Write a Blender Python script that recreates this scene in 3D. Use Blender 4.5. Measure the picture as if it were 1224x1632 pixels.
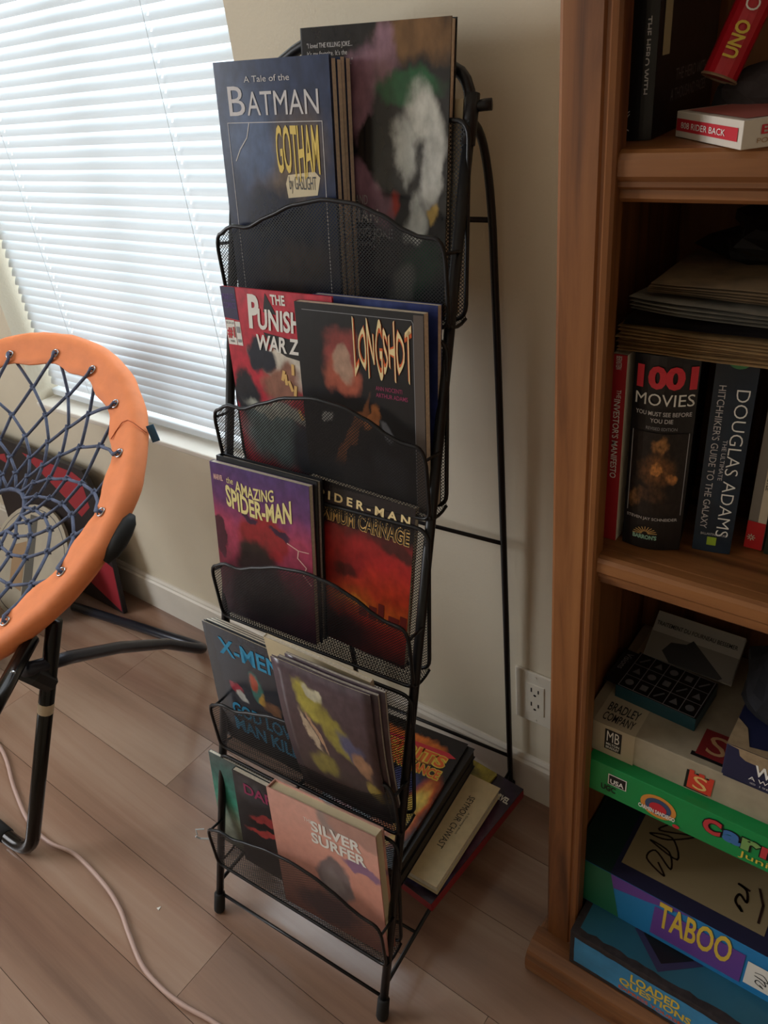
import bpy, math, random
from mathutils import Matrix, Vector, noise as mnoise
random.seed(7)
for o in list(bpy.data.objects): bpy.data.objects.remove(o)
SC = bpy.context.scene
COL = SC.collection

# ------------------------------------------------------------------ camera
FPX = 1202.7
CAM = Vector((0, -0.8, 1.1864))
RX = Vector((0.79300086, 0.59977144, -0.10688242))      # camera right
DN = Vector((0.24876645, -0.47893657, -0.84186401))     # camera down
FW = Vector((-0.55611589, 0.64101013, -0.52900013))     # camera forward
cd = bpy.data.cameras.new('camera'); cam = bpy.data.objects.new('camera', cd); COL.objects.link(cam)
cd.sensor_fit = 'VERTICAL'; cd.sensor_height = 36; cd.lens = FPX / 1632 * 36
cd.clip_start = 0.02
m = Matrix((RX, -DN, -FW)).transposed().to_4x4(); m.translation = CAM
cam.matrix_world = m
SC.camera = cam
# ------------------------------------------------------------------ light
SC.view_settings.view_transform = 'Standard'; SC.view_settings.look = 'None'
SC.view_settings.exposure = 0.0; SC.view_settings.gamma = 1
wd = bpy.data.worlds.new('world'); SC.world = wd; wd.use_nodes = True
wd.node_tree.nodes['Background'].inputs[0].default_value = (0.80, 0.92, 1.0, 1)
wd.node_tree.nodes['Background'].inputs[1].default_value = 2.2
def area(name, loc, target, sx, sy, power, color):
    l = bpy.data.lights.new(name, 'AREA'); l.shape = 'RECTANGLE'; l.size = sx; l.size_y = sy; l.energy = power; l.color = color
    o = bpy.data.objects.new(name, l); COL.objects.link(o); o.location = loc
    o.rotation_euler = (Vector(target) - Vector(loc)).to_track_quat('-Z', 'Y').to_euler()
    return o
area('daylight_window', (-1.30, 0.55, 1.35), (-1.30, 0.0, 1.05), 1.3, 1.5, 30, (0.86, 0.95, 1.0))
area('left_fill_light', (-2.93, -1.75, 1.35), (-1.0, -1.2, 0.8), 1.0, 1.3, 44, (0.97, 0.98, 1.0))  # added room fill, shining in through the unseen left wall's opening
SC.cycles.max_bounces = 8; SC.cycles.transparent_max_bounces = 12
SC.cycles.use_denoising = True

# ------------------------------------------------------------------ pixel helpers (1224 x 1632 frame)
def ray(x, y): return RX * (x - 612) + DN * (y - 816) + FW * FPX
def on(x, y, ax, v):
    r = ray(x, y); return CAM + r * ((v - CAM[ax]) / r[ax])
def onp(x, y, P, n):
    r = ray(x, y); return CAM + r * ((P - CAM).dot(n) / r.dot(n))

# ------------------------------------------------------------------ materials
def lin(c):
    out = []
    for v in c:
        v = v / 255.0
        out.append(v / 12.92 if v <= 0.04045 else ((v + 0.055) / 1.055) ** 2.4)
    return tuple(out) + (1.0,)
MATS = {}
def mat(name, color, rough=0.6, metal=0.0, spec=0.5, noise=0.0, nscale=20, bump=0.0, bscale=80, coat=0.0):
    if name in MATS: return MATS[name]
    m = bpy.data.materials.new(name); m.use_nodes = True; MATS[name] = m
    nt = m.node_tree; b = nt.nodes['Principled BSDF']
    c = lin(color)
    b.inputs['Base Color'].default_value = c; b.inputs['Roughness'].default_value = rough
    b.inputs['Metallic'].default_value = metal; b.inputs['Specular IOR Level'].default_value = spec
    b.inputs['Coat Weight'].default_value = coat
    if noise or bump:
        tc = nt.nodes.new('ShaderNodeTexCoord')
    if noise:
        n = nt.nodes.new('ShaderNodeTexNoise'); n.inputs['Scale'].default_value = nscale; n.inputs['Detail'].default_value = 5
        nt.links.new(tc.outputs['Object'], n.inputs['Vector'])
        r = nt.nodes.new('ShaderNodeValToRGB')
        r.color_ramp.elements[0].position = 0.3; r.color_ramp.elements[1].position = 0.7
        r.color_ramp.elements[0].color = tuple(v * (1 - noise) for v in c[:3]) + (1,)
        r.color_ramp.elements[1].color = tuple(min(1, v * (1 + noise)) for v in c[:3]) + (1,)
        nt.links.new(n.outputs['Fac'], r.inputs['Fac']); nt.links.new(r.outputs['Color'], b.inputs['Base Color'])
    if bump:
        n2 = nt.nodes.new('ShaderNodeTexNoise'); n2.inputs['Scale'].default_value = bscale; n2.inputs['Detail'].default_value = 4
        nt.links.new(tc.outputs['Object'], n2.inputs['Vector'])
        bp = nt.nodes.new('ShaderNodeBump'); bp.inputs['Strength'].default_value = bump; bp.inputs['Distance'].default_value = 0.002
        nt.links.new(n2.outputs['Fac'], bp.inputs['Height']); nt.links.new(bp.outputs['Normal'], b.inputs['Normal'])
    return m
def wood(name, dark, mid, light, axis, scale=1.0, rough=0.45, rnd=0.0, coat=0.0):
    m = bpy.data.materials.new(name); m.use_nodes = True; MATS[name] = m
    nt = m.node_tree; b = nt.nodes['Principled BSDF']; b.inputs['Roughness'].default_value = rough; b.inputs['Coat Weight'].default_value = coat
    b.inputs['Coat Roughness'].default_value = 0.16
    tc = nt.nodes.new('ShaderNodeTexCoord'); mp = nt.nodes.new('ShaderNodeMapping')
    s = [26 * scale] * 3; s[axis] = 1.6 * scale
    mp.inputs['Scale'].default_value = s
    nt.links.new(tc.outputs['Object'], mp.inputs['Vector'])
    src = mp.outputs['Vector']
    if rnd:
        oi = nt.nodes.new('ShaderNodeObjectInfo'); ad = nt.nodes.new('ShaderNodeVectorMath'); ad.operation = 'ADD'
        mu = nt.nodes.new('ShaderNodeMath'); mu.operation = 'MULTIPLY'; mu.inputs[1].default_value = 50
        nt.links.new(oi.outputs['Random'], mu.inputs[0]); nt.links.new(src, ad.inputs[0]); nt.links.new(mu.outputs[0], ad.inputs[1]); src = ad.outputs[0]
    n = nt.nodes.new('ShaderNodeTexNoise'); n.inputs['Scale'].default_value = 1.0; n.inputs['Detail'].default_value = 7; n.inputs['Roughness'].default_value = 0.62; n.inputs['Distortion'].default_value = 0.6
    nt.links.new(src, n.inputs['Vector'])
    r = nt.nodes.new('ShaderNodeValToRGB'); e = r.color_ramp.elements
    e[0].position = 0.30; e[0].color = lin(dark); e[1].position = 0.72; e[1].color = lin(light)
    k = e.new(0.50); k.color = lin(mid)
    nt.links.new(n.outputs['Fac'], r.inputs['Fac'])
    colour = r.outputs['Color']
    if rnd:
        hs = nt.nodes.new('ShaderNodeHueSaturation'); mr = nt.nodes.new('ShaderNodeMapRange')
        mr.inputs['To Min'].default_value = 1 - rnd; mr.inputs['To Max'].default_value = 1 + rnd
        nt.links.new(oi.outputs['Random'], mr.inputs['Value']); nt.links.new(mr.outputs[0], hs.inputs['Value']); nt.links.new(colour, hs.inputs['Color']); colour = hs.outputs['Color']
    nt.links.new(colour, b.inputs['Base Color'])
    bp = nt.nodes.new('ShaderNodeBump'); bp.inputs['Strength'].default_value = 0.12; bp.inputs['Distance'].default_value = 0.002
    nt.links.new(n.outputs['Fac'], bp.inputs['Height']); nt.links.new(bp.outputs['Normal'], b.inputs['Normal'])
    return m
def art(name, base, blobs=(), dist=0.09, nscale=6, rough=0.35, spec=0.5, mottle=0.25):
    """flat abstract print in UV space: a vertical colour ramp and soft blots of colour"""
    m = bpy.data.materials.new(name); m.use_nodes = True; MATS[name] = m
    nt = m.node_tree; N = nt.nodes.new; L = nt.links.new
    b = nt.nodes['Principled BSDF']; b.inputs['Roughness'].default_value = rough; b.inputs['Specular IOR Level'].default_value = spec
    uv = N('ShaderNodeUVMap'); uv.uv_map = 'UVMap'
    nz = N('ShaderNodeTexNoise'); nz.inputs['Scale'].default_value = nscale; nz.inputs['Detail'].default_value = 6; L(uv.outputs[0], nz.inputs['Vector'])
    s1 = N('ShaderNodeVectorMath'); s1.operation = 'SUBTRACT'; L(nz.outputs['Color'], s1.inputs[0]); s1.inputs[1].default_value = (0.5, 0.5, 0.5)
    s2 = N('ShaderNodeVectorMath'); s2.operation = 'MULTIPLY_ADD'; L(s1.outputs[0], s2.inputs[0]); s2.inputs[1].default_value = (dist * 2,) * 3; L(uv.outputs[0], s2.inputs[2])
    P = s2.outputs[0]
    if isinstance(base[0], (list, tuple)):
        sx = N('ShaderNodeSeparateXYZ'); L(P, sx.inputs[0]); r = N('ShaderNodeValToRGB'); e = r.color_ramp.elements
        e[0].position, e[0].color = base[0][0], lin(base[0][1]); e[1].position, e[1].color = base[-1][0], lin(base[-1][1])
        for p, c in base[1:-1]: k = e.new(p); k.color = lin(c)
        L(sx.outputs['Y'], r.inputs['Fac']); cur = r.outputs['Color']
    else:
        rg = N('ShaderNodeRGB'); rg.outputs[0].default_value = lin(base); cur = rg.outputs[0]
    for (cx, cy, rx, ry, ang, c, soft) in blobs:
        mp = N('ShaderNodeMapping'); mp.vector_type = 'TEXTURE'
        mp.inputs['Location'].default_value = (cx, cy, 0); mp.inputs['Rotation'].default_value = (0, 0, math.radians(ang)); mp.inputs['Scale'].default_value = (rx, ry, 1e6)
        L(P, mp.inputs['Vector']); ln = N('ShaderNodeVectorMath'); ln.operation = 'LENGTH'; L(mp.outputs[0], ln.inputs[0])
        mr = N('ShaderNodeMapRange'); mr.interpolation_type = 'SMOOTHSTEP'; mr.inputs['From Min'].default_value = 1 + soft * 0.55; mr.inputs['From Max'].default_value = max(0, 1 - soft * 0.55)
        L(ln.outputs['Value'], mr.inputs['Value'])
        mx = N('ShaderNodeMix'); mx.data_type = 'RGBA'; L(mr.outputs[0], mx.inputs[0]); L(cur, mx.inputs[6]); mx.inputs[7].default_value = lin(c); cur = mx.outputs[2]
    if mottle:
        n2 = N('ShaderNodeTexNoise'); n2.inputs['Scale'].default_value = 14; n2.inputs['Detail'].default_value = 6; L(uv.outputs[0], n2.inputs['Vector'])
        m2 = N('ShaderNodeMapRange'); m2.inputs['From Min'].default_value = 0.3; m2.inputs['From Max'].default_value = 0.7; m2.inputs['To Min'].default_value = 1 - mottle; m2.inputs['To Max'].default_value = 1 + mottle
        L(n2.outputs['Fac'], m2.inputs['Value'])
        vm = N('ShaderNodeVectorMath'); vm.operation = 'SCALE'; L(cur, vm.inputs[0]); L(m2.outputs[0], vm.inputs['Scale']); cur = vm.outputs[0]
    L(cur, b.inputs['Base Color'])
    return m

WALL = mat('wall_paint', (218, 208, 186), 0.75, noise=0.03, nscale=6, bump=0.25, bscale=220)
TRIM = mat('trim_paint', (226, 220, 208), 0.5, noise=0.04, nscale=14)
CEIL = mat('ceiling_paint', (235, 230, 220), 0.8)
METAL = mat('black_powder_coat', (24, 24, 27), 0.38, 0.3)
MESHM = mat('black_mesh_steel', (30, 31, 34), 0.45, 0.3)
RUBBER = mat('black_rubber', (14, 14, 15), 0.7)
PAGES = mat('page_edges', (222, 214, 196), 0.8, noise=0.12, nscale=300)
PAGESG = mat('grey_page_edges', (178, 172, 162), 0.8, noise=0.2, nscale=300)
CREAM = mat('cream_paper', (214, 199, 165), 0.7, noise=0.05, nscale=30)
WHITE = mat('white_ink', (235, 232, 225), 0.5)
BLACK = mat('black_ink', (16, 15, 17), 0.45)
OAKV = wood('oak_vertical', (66, 34, 16), (132, 82, 44), (156, 102, 58), 2, 1.25, 0.42)
OAKH = wood('oak_horizontal', (70, 38, 18), (130, 82, 44), (156, 104, 60), 0, 1.25, 0.42)
PLANK = wood('plank_floor', (112, 82, 66), (150, 117, 97), (178, 152, 132), 0, 0.30, 0.33, rnd=0.05, coat=1.0)

# ------------------------------------------------------------------ geometry helpers
MW = {}
class MB:
    def __init__(s): s.v = []; s.f = []; s.m = []
    def add(s, vs, fs, mi=0):
        k = len(s.v); s.v += [tuple(v) for v in vs]
        for f in fs: s.f.append(tuple(k + i for i in f)); s.m.append(mi)
        return s
    def box(s, x0, x1, y0, y1, z0, z1, mi=0, M=None):
        vs = [Vector(p) for p in ((x0, y0, z0), (x1, y0, z0), (x1, y1, z0), (x0, y1, z0), (x0, y0, z1), (x1, y0, z1), (x1, y1, z1), (x0, y1, z1))]
        if M: vs = [M @ v for v in vs]
        return s.add(vs, ((0, 3, 2, 1), (4, 5, 6, 7), (0, 1, 5, 4), (1, 2, 6, 5), (2, 3, 7, 6), (3, 0, 4, 7)), mi)
    def tube(s, pts, r, n=8, closed=False, mi=0, cap=True):
        pts = [Vector(p) for p in pts]; k = len(pts); rr = r if isinstance(r, (list, tuple)) else [r] * k
        up = None; rings = []
        for i, p in enumerate(pts):
            a = pts[i - 1] if (i or closed) else p; b = pts[(i + 1) % k] if (i < k - 1 or closed) else p
            t = (b - a).normalized()
            if up is None:
                up = Vector((0, 0, 1)) if abs(t.z) < 0.9 else Vector((1, 0, 0))
            x = (up - t * up.dot(t)).normalized(); y = t.cross(x); up = x
            rings.append([p + (x * math.cos(2 * math.pi * j / n) + y * math.sin(2 * math.pi * j / n)) * rr[i] for j in range(n)])
        vs = [v for R_ in rings for v in R_]; fs = []
        for i in range(k if closed else k - 1):
            a = i * n; b = ((i + 1) % k) * n
            for j in range(n): fs.append((a + j, a + (j + 1) % n, b + (j + 1) % n, b + j))
        if cap and not closed:
            fs.append(tuple(range(n - 1, -1, -1))); fs.append(tuple((k - 1) * n + j for j in range(n)))
        return s.add(vs, fs, mi)
    def prism(s, poly, M, h, mi=0):
        """2-D polygon (x, y) in frame M, from z = 0 to z = h"""
        n = len(poly)
        vs = [M @ Vector((p[0], p[1], 0)) for p in poly] + [M @ Vector((p[0], p[1], h)) for p in poly]
        fs = [tuple(range(n - 1, -1, -1)), tuple(range(n, 2 * n))] + [(i, (i + 1) % n, n + (i + 1) % n, n + i) for i in range(n)]
        return s.add(vs, fs, mi)
    def poly(s, pts, F, z=0.0003, mi=0):
        return s.add([F @ Vector((p[0], p[1], z)) for p in pts], [tuple(range(len(pts)))], mi)
    def rect(s, x0, y0, x1, y1, F, z=0.0003, mi=0): return s.poly(((x0, y0), (x1, y0), (x1, y1), (x0, y1)), F, z, mi)
    def disc(s, cx, cy, rx, ry, F, z=0.0003, mi=0, n=24, a0=0, a1=360):
        return s.poly([(cx + rx * math.cos(math.radians(a0 + (a1 - a0) * i / n)), cy + ry * math.sin(math.radians(a0 + (a1 - a0) * i / n))) for i in range(n)], F, z, mi)
    def stroke(s, pts, wd_, F, z=0.0004, mi=0):
        for a, b in zip(pts[:-1], pts[1:]):
            d = Vector((b[0] - a[0], b[1] - a[1])); l = d.length
            if l < 1e-7: continue
            d /= l; n = Vector((-d.y, d.x)) * wd_ / 2; e = d * wd_ * 0.3
            s.poly(((a[0] - n.x - e.x, a[1] - n.y - e.y), (b[0] - n.x + e.x, b[1] - n.y + e.y), (b[0] + n.x + e.x, b[1] + n.y + e.y), (a[0] + n.x - e.x, a[1] + n.y - e.y)), F, z, mi)
        return s
    def frame(s, x0, y0, x1, y1, wd_, F, z=0.0004, mi=0):
        return s.stroke([(x0, y0), (x1, y0), (x1, y1), (x0, y1), (x0, y0)], wd_, F, z, mi)
def obj(name, mb, mats, parent=None, uv=None, smooth=False, bevel=0.0, world=False, **props):
    me = bpy.data.meshes.new(name)
    vs = mb.v
    if world and parent is not None:
        inv = MW[parent].inverted(); vs = [tuple(inv @ Vector(v)) for v in vs]
    me.from_pydata(vs, [], mb.f)
    for mt in (mats if isinstance(mats, (list, tuple)) else [mats]): me.materials.append(mt)
    if any(mb.m): me.polygons.foreach_set('material_index', mb.m)
    if smooth: me.polygons.foreach_set('use_smooth', [True] * len(me.polygons))
    if uv:
        W, H = uv; l = me.uv_layers.new(name='UVMap'); co = []
        for lp in me.loops: v = vs[lp.vertex_index]; co += [v[0] / W, v[1] / H]
        l.data.foreach_set('uv', co)
    me.validate(); me.update()
    o = bpy.data.objects.new(name, me); COL.objects.link(o)
    if parent is not None: o.parent = parent
    MW[o] = MW[parent].copy() if parent is not None else Matrix()
    if bevel:
        b = o.modifiers.new('bevel', 'BEVEL'); b.width = bevel; b.segments = 2; b.limit_method = 'ANGLE'
    for k, v in props.items(): o[k] = v
    return o
def thing(name, label, cat, M=None, group=None):
    o = bpy.data.objects.new(name, None); COL.objects.link(o); o.empty_display_size = 0.02
    M = M if M is not None else Matrix(); o.matrix_world = M; MW[o] = M.copy()
    o['label'] = label; o['category'] = cat
    if group: o['group'] = group
    return o
def tag(o, label, cat, group=None):
    o['label'] = label; o['category'] = cat
    if group: o['group'] = group
    return o
def frame3(o, x, y, z=None):
    x = Vector(x).normalized(); y = Vector(y); z = x.cross(y).normalized(); y = z.cross(x)
    M = Matrix((x, y, z)).transposed().to_4x4(); M.translation = Vector(o); return M
TXT = {}
def lettering(parent, F, s, x0, y0, x1, y1, m, bold=0.0, warp=None, z=0.0006, shear=0.0, bend=None, name='lettering'):
    key = (s, bold, shear)
    if key not in TXT:
        c = bpy.data.curves.new('t', 'FONT'); c.body = s; c.resolution_u = 3; c.offset = bold; c.shear = shear
        o = bpy.data.objects.new('t', c); me = bpy.data.meshes.new_from_object(o)
        TXT[key] = ([v.co.copy() for v in me.vertices], [tuple(p.vertices) for p in me.polygons])
        bpy.data.objects.remove(o); bpy.data.meshes.remove(me)
    vs, fs = TXT[key]
    ax = min(v.x for v in vs); bx = max(v.x for v in vs); ay = min(v.y for v in vs); by = max(v.y for v in vs)
    mb = MB(); out = []
    for v in vs:
        a = (v.x - ax) / (bx - ax); b = (v.y - ay) / (by - ay)
        if warp: a, b = warp(a, b)
        X = x0 + (x1 - x0) * a; Y = y0 + (y1 - y0) * b
        out.append(F @ Vector((X, Y, z + (bend(X, Y) if bend else 0))))
    mb.add(out, fs)
    return obj(name, mb, m, parent)
def vert_down(F, x, y):
    """frame for spine text that reads downwards: text x runs along -y"""
    return F @ Matrix.Translation((x, y, 0)) @ Matrix.Rotation(-math.pi / 2, 4, 'Z')
def sheet(mb, x0, x1, y0, y1, z0, z1, nx=1, ny=1, bend=None):
    def gi(i, j, t): return (t * (ny + 1) + j) * (nx + 1) + i
    vs = []
    for zc in (z0, z1):
        for j in range(ny + 1):
            for i in range(nx + 1):
                x = x0 + (x1 - x0) * i / nx; y = y0 + (y1 - y0) * j / ny
                vs.append((x, y, zc + (bend(x, y) if bend else 0)))
    fs = []
    for j in range(ny):
        for i in range(nx):
            fs.append((gi(i, j, 0), gi(i, j + 1, 0), gi(i + 1, j + 1, 0), gi(i + 1, j, 0)))
            fs.append((gi(i, j, 1), gi(i + 1, j, 1), gi(i + 1, j + 1, 1), gi(i, j + 1, 1)))
    for i in range(nx):
        fs.append((gi(i, 0, 0), gi(i + 1, 0, 0), gi(i + 1, 0, 1), gi(i, 0, 1)))
        fs.append((gi(i + 1, ny, 0), gi(i, ny, 0), gi(i, ny, 1), gi(i + 1, ny, 1)))
    for j in range(ny):
        fs.append((gi(0, j + 1, 0), gi(0, j, 0), gi(0, j, 1), gi(0, j + 1, 1)))
        fs.append((gi(nx, j, 0), gi(nx, j + 1, 0), gi(nx, j + 1, 1), gi(nx, j, 1)))
    return mb.add(vs, fs)
def book(name, label, cat, M, W, H, T, cover, back=None, spine=None, pages=None, tc=0.0006, inset=0.002, bend=None, group=None, round_spine=False):
    """local frame: x to the right, y up the cover, z out of the front cover; origin at the lower left of the front"""
    t = thing(name, label, cat, M, group); back = back or cover; pages = pages or PAGES
    nx, ny = (10, 12) if bend else (1, 1)
    fc = obj('front_cover', sheet(MB(), 0, W, 0, H, -tc, 0, nx, ny, bend), cover, t, uv=(W, H), smooth=bool(bend))
    obj('pages', sheet(MB(), tc, W - inset, inset, H - inset, -T + tc, -tc, nx, ny, bend), pages, t)
    obj('back_cover', sheet(MB(), 0, W, 0, H, -T, -T + tc, nx, ny, bend), back, t, uv=(W, H))
    if T > 0.004:
        obj('spine', sheet(MB(), -tc, 0, 0, H, -T, 0, 1, ny, bend), spine or back, t, uv=(W, H))
    return t, fc
I4 = Matrix()

# ================================================================== room
def struct(o): o['kind'] = 'structure'; return o
XL, XR, YF, ZC = -2.75, 1.7, -3.1, 2.45
WX0, WX1, WZ0, WZ1 = -1.757, -0.854, 0.519, 1.95      # window opening
TH = 0.16
mb = MB()
mb.box(XL - TH, WX0, 0, TH, 0, ZC); mb.box(WX1, XR + TH, 0, TH, 0, ZC)
mb.box(WX0, WX1, 0, TH, 0, WZ0); mb.box(WX0, WX1, 0, TH, WZ1, ZC)
struct(obj('wall_back', mb, WALL))
# unseen left wall with an opening added to let the fill light in
mb = MB(); ay, by, az, bz = -2.35, -1.15, 0.75, 2.05
mb.box(XL - TH, XL, YF, ay, 0, ZC); mb.box(XL - TH, XL, by, 0, 0, ZC); mb.box(XL - TH, XL, ay, by, 0, az); mb.box(XL - TH, XL, ay, by, bz, ZC)
struct(obj('wall_left', mb, WALL))
struct(obj('wall_right', MB().box(XR, XR + TH, YF, 0, 0, ZC), WALL))
struct(obj('wall_front', MB().box(XL - TH, XR + TH, YF - TH, YF, 0, ZC), WALL))
struct(obj('ceiling', MB().box(XL - TH, XR + TH, YF - TH, TH, ZC, ZC + 0.1), CEIL))
SEAM = mat('floor_seam', (70, 52, 40), 0.8)
floor = struct(obj('floor', MB().box(XL - TH, XR + TH, YF - TH, TH, -0.06, -0.0035), SEAM))
PW = 0.1255
offs = {1: -1.026, 3: -0.70}
y1 = 0.0097
PL_L = 1.22
row = 0
while y1 > YF:
    # rows run along the wall; the row edges fall at -0.1158, -0.2413, -0.3668, -0.4923 ...
    x = offs.get(row - 1, -1.9 + ((row * 0.437) % 1.0) * PL_L)
    while x > XL: x -= PL_L
    while x < XR:
        g = 0.0004
        mbp = MB().box(max(x, XL - 0.02) + g, min(x + PL_L, XR + 0.02) - g, y1 - PW + g, min(y1, 0.02) - g, -0.0035, 0.0)
        obj('plank', mbp, PLANK, floor)
        x += PL_L
    y1 -= PW; row += 1
# baseboard
struct(obj('baseboard_back', MB().prism([(-0.0005, 0.0), (-0.0005, 0.1), (-0.005, 0.1), (-0.0085, 0.094), (-0.0085, 0.089), (-0.0125, 0.085), (-0.0135, 0.0)],
       frame3((XL, 0, 0), (0, 1, 0), (0, 0, 1)), XR - XL), TRIM))
# plain frame of the added opening for the fill light
mb = MB()
for (a, b, c, d) in ((ay, ay + 0.05, az, bz), (by - 0.05, by, az, bz), (ay, by, az, az + 0.05), (ay, by, bz - 0.05, bz), ((ay + by) / 2 - 0.02, (ay + by) / 2 + 0.02, az, bz)):
    mb.box(XL - 0.1, XL - 0.06, a, b, c, d)
struct(obj('fill_window', mb, TRIM))
# main window
GLASS = bpy.data.materials.new('window_glass'); GLASS.use_nodes = True
nt = GLASS.node_tree; nt.nodes.remove(nt.nodes['Principled BSDF'])
tr = nt.nodes.new('ShaderNodeBsdfTransparent'); gl = nt.nodes.new('ShaderNodeBsdfGlossy'); gl.inputs['Roughness'].default_value = 0.02
mx = nt.nodes.new('ShaderNodeMixShader'); mx.inputs[0].default_value = 0.07
nt.links.new(tr.outputs[0], mx.inputs[1]); nt.links.new(gl.outputs[0], mx.inputs[2]); nt.links.new(mx.outputs[0], nt.nodes['Material Output'].inputs[0])
mb = MB(); fy0, fy1 = 0.105, 0.145; xm = (WX0 + WX1) / 2
for (a, b, c, d) in ((WX0, WX0 + 0.04, WZ0, WZ1), (WX1 - 0.04, WX1, WZ0, WZ1), (WX0, WX1, WZ0, WZ0 + 0.045), (WX0, WX1, WZ1 - 0.045, WZ1), (xm - 0.02, xm + 0.02, WZ0, WZ1)):
    mb.box(a, b, fy0, fy1, c, d)
win = struct(obj('window_1', mb, TRIM))
for a, b in ((WX0 + 0.04, xm - 0.02), (xm + 0.02, WX1 - 0.04)):
    obj('pane', MB().box(a, b, 0.124, 0.127, WZ0 + 0.045, WZ1 - 0.045), GLASS, win)
obj('window_sill', MB().box(WX0, WX1, -0.004, 0.105, WZ0, WZ0 + 0.012), TRIM, win, bevel=0.003)
# ------------------------------------------------------------------ blinds
SLAT = bpy.data.materials.new('white_vinyl_slat'); SLAT.use_nodes = True
nt = SLAT.node_tree; b = nt.nodes['Principled BSDF']; b.inputs['Base Color'].default_value = lin((220, 226, 230)); b.inputs['Roughness'].default_value = 0.4
tl = nt.nodes.new('ShaderNodeBsdfTranslucent'); tl.inputs['Color'].default_value = lin((225, 233, 238))
mx = nt.nodes.new('ShaderNodeMixShader'); mx.inputs[0].default_value = 0.085
nt.links.new(b.outputs[0], mx.inputs[1]); nt.links.new(tl.outputs[0], mx.inputs[2]); nt.links.new(mx.outputs[0], nt.nodes['Material Output'].inputs[0])
CORD = mat('white_cord', (235, 235, 232), 0.7)
BY = 0.05; SX0, SX1 = WX0 + 0.012, WX1 - 0.006
blind = thing('window_blind', 'white closed mini blind of narrow curved slats in the window', 'blind', Matrix.Translation((xm, BY, WZ0 + 0.012)))
CX = (-1.573, -1.065)
xs = [SX0]
for c in CX: xs += [c - 0.0022, c + 0.0022]
xs.append(SX1)
sm = MB(); tilt = math.radians(57); SWD = 0.025; ns = 7
for k, (xa, xb) in enumerate(zip(xs[:-1], xs[1:])):
    vs = []; fs = []
    for i in range(ns + 1):
        a = i / ns - 0.5; dv = a * SWD; cr = 0.0028 * (1 - 4 * a * a)
        # upper edge leans outwards, the convex side faces the room
        yy = dv * math.cos(tilt) - cr * math.sin(tilt); z_ = dv * math.sin(tilt) + cr * math.cos(tilt)
        vs += [(xa - xm, yy, z_), (xb - xm, yy, z_)]
    for i in range(ns):
        if k in (1, 3) and i in (2, 3, 4): continue           # the slot for the lift cord
        fs.append((2 * i, 2 * i + 1, 2 * i + 3, 2 * i + 2))
    sm.add(vs, fs)
z = WZ0 + 0.055; first = None; NSL = 0
ztop = WZ1 - 0.04
while z < ztop:
    if first is None:
        first = obj('slat', sm, SLAT, blind, smooth=True); s = first
    else:
        s = first.copy(); COL.objects.link(s)
    s.location = (0, 0, z - WZ0 - 0.012); z += 0.0200; NSL += 1
for c in CX:
    obj('ladder_cord', MB().tube([(c, BY - 0.013, WZ0 + 0.03), (c, BY - 0.013, ztop)], 0.0005, 5), SLAT, blind, world=True)
    obj('ladder_cord', MB().tube([(c, BY + 0.011, WZ0 + 0.03), (c, BY + 0.011, ztop)], 0.0005, 5), SLAT, blind, world=True)
obj('bottom_rail', MB().box(SX0, SX1, BY - 0.012, BY + 0.012, WZ0 + 0.018, WZ0 + 0.034), SLAT, blind, world=True, bevel=0.003)
obj('head_rail', MB().box(SX0, SX1, BY - 0.018, BY + 0.02, ztop, ztop + 0.038), TRIM, blind, world=True, bevel=0.002)
# ------------------------------------------------------------------ wall outlet
OUTM = mat('outlet_plastic', (226, 220, 205), 0.4)
a = on(831, 1066, 1, 0); c = on(837, 1137, 1, 0)
ox, oz = -0.415, (a.z + c.z) / 2
Fo = frame3((ox, -0.0005, oz), (1, 0, 0), (0, 0, 1))
t = thing('wall_outlet', 'white double power outlet plate low on wall beside bookshelf', 'outlet', Fo)
obj('cover_plate', MB().box(-0.037, 0.037, -0.057, 0.057, 0, 0.005), OUTM, t, bevel=0.0025)
obj('receptacle', MB().box(-0.0165, 0.0165, -0.033, 0.033, 0.004, 0.0065), OUTM, t, bevel=0.001)
for sgn in (1, -1):
    z0 = 0.016 * sgn + (0.004)
    for dx, hh in ((-0.0063, 0.0045), (0.0063, 0.0037)):
        obj('slot', MB().box(dx - 0.0011, dx + 0.0011, z0 - hh, z0 + hh, 0.0055, 0.0068), BLACK, t)
    obj('slot', MB().prism([(0.0025 * math.cos(q * 0.6), z0 - 0.0105 + 0.0022 * math.sin(q * 0.6)) for q in range(10)], Matrix.Translation((0, 0, 0.0055)), 0.0013), BLACK, t)
    obj('screw', MB().prism([(0.0028 * math.cos(q * 0.628), sgn * 0.0485 + 0.0028 * math.sin(q * 0.628)) for q in range(10)], Matrix.Translation((0, 0, 0.0045)), 0.0012), OUTM, t)
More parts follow.
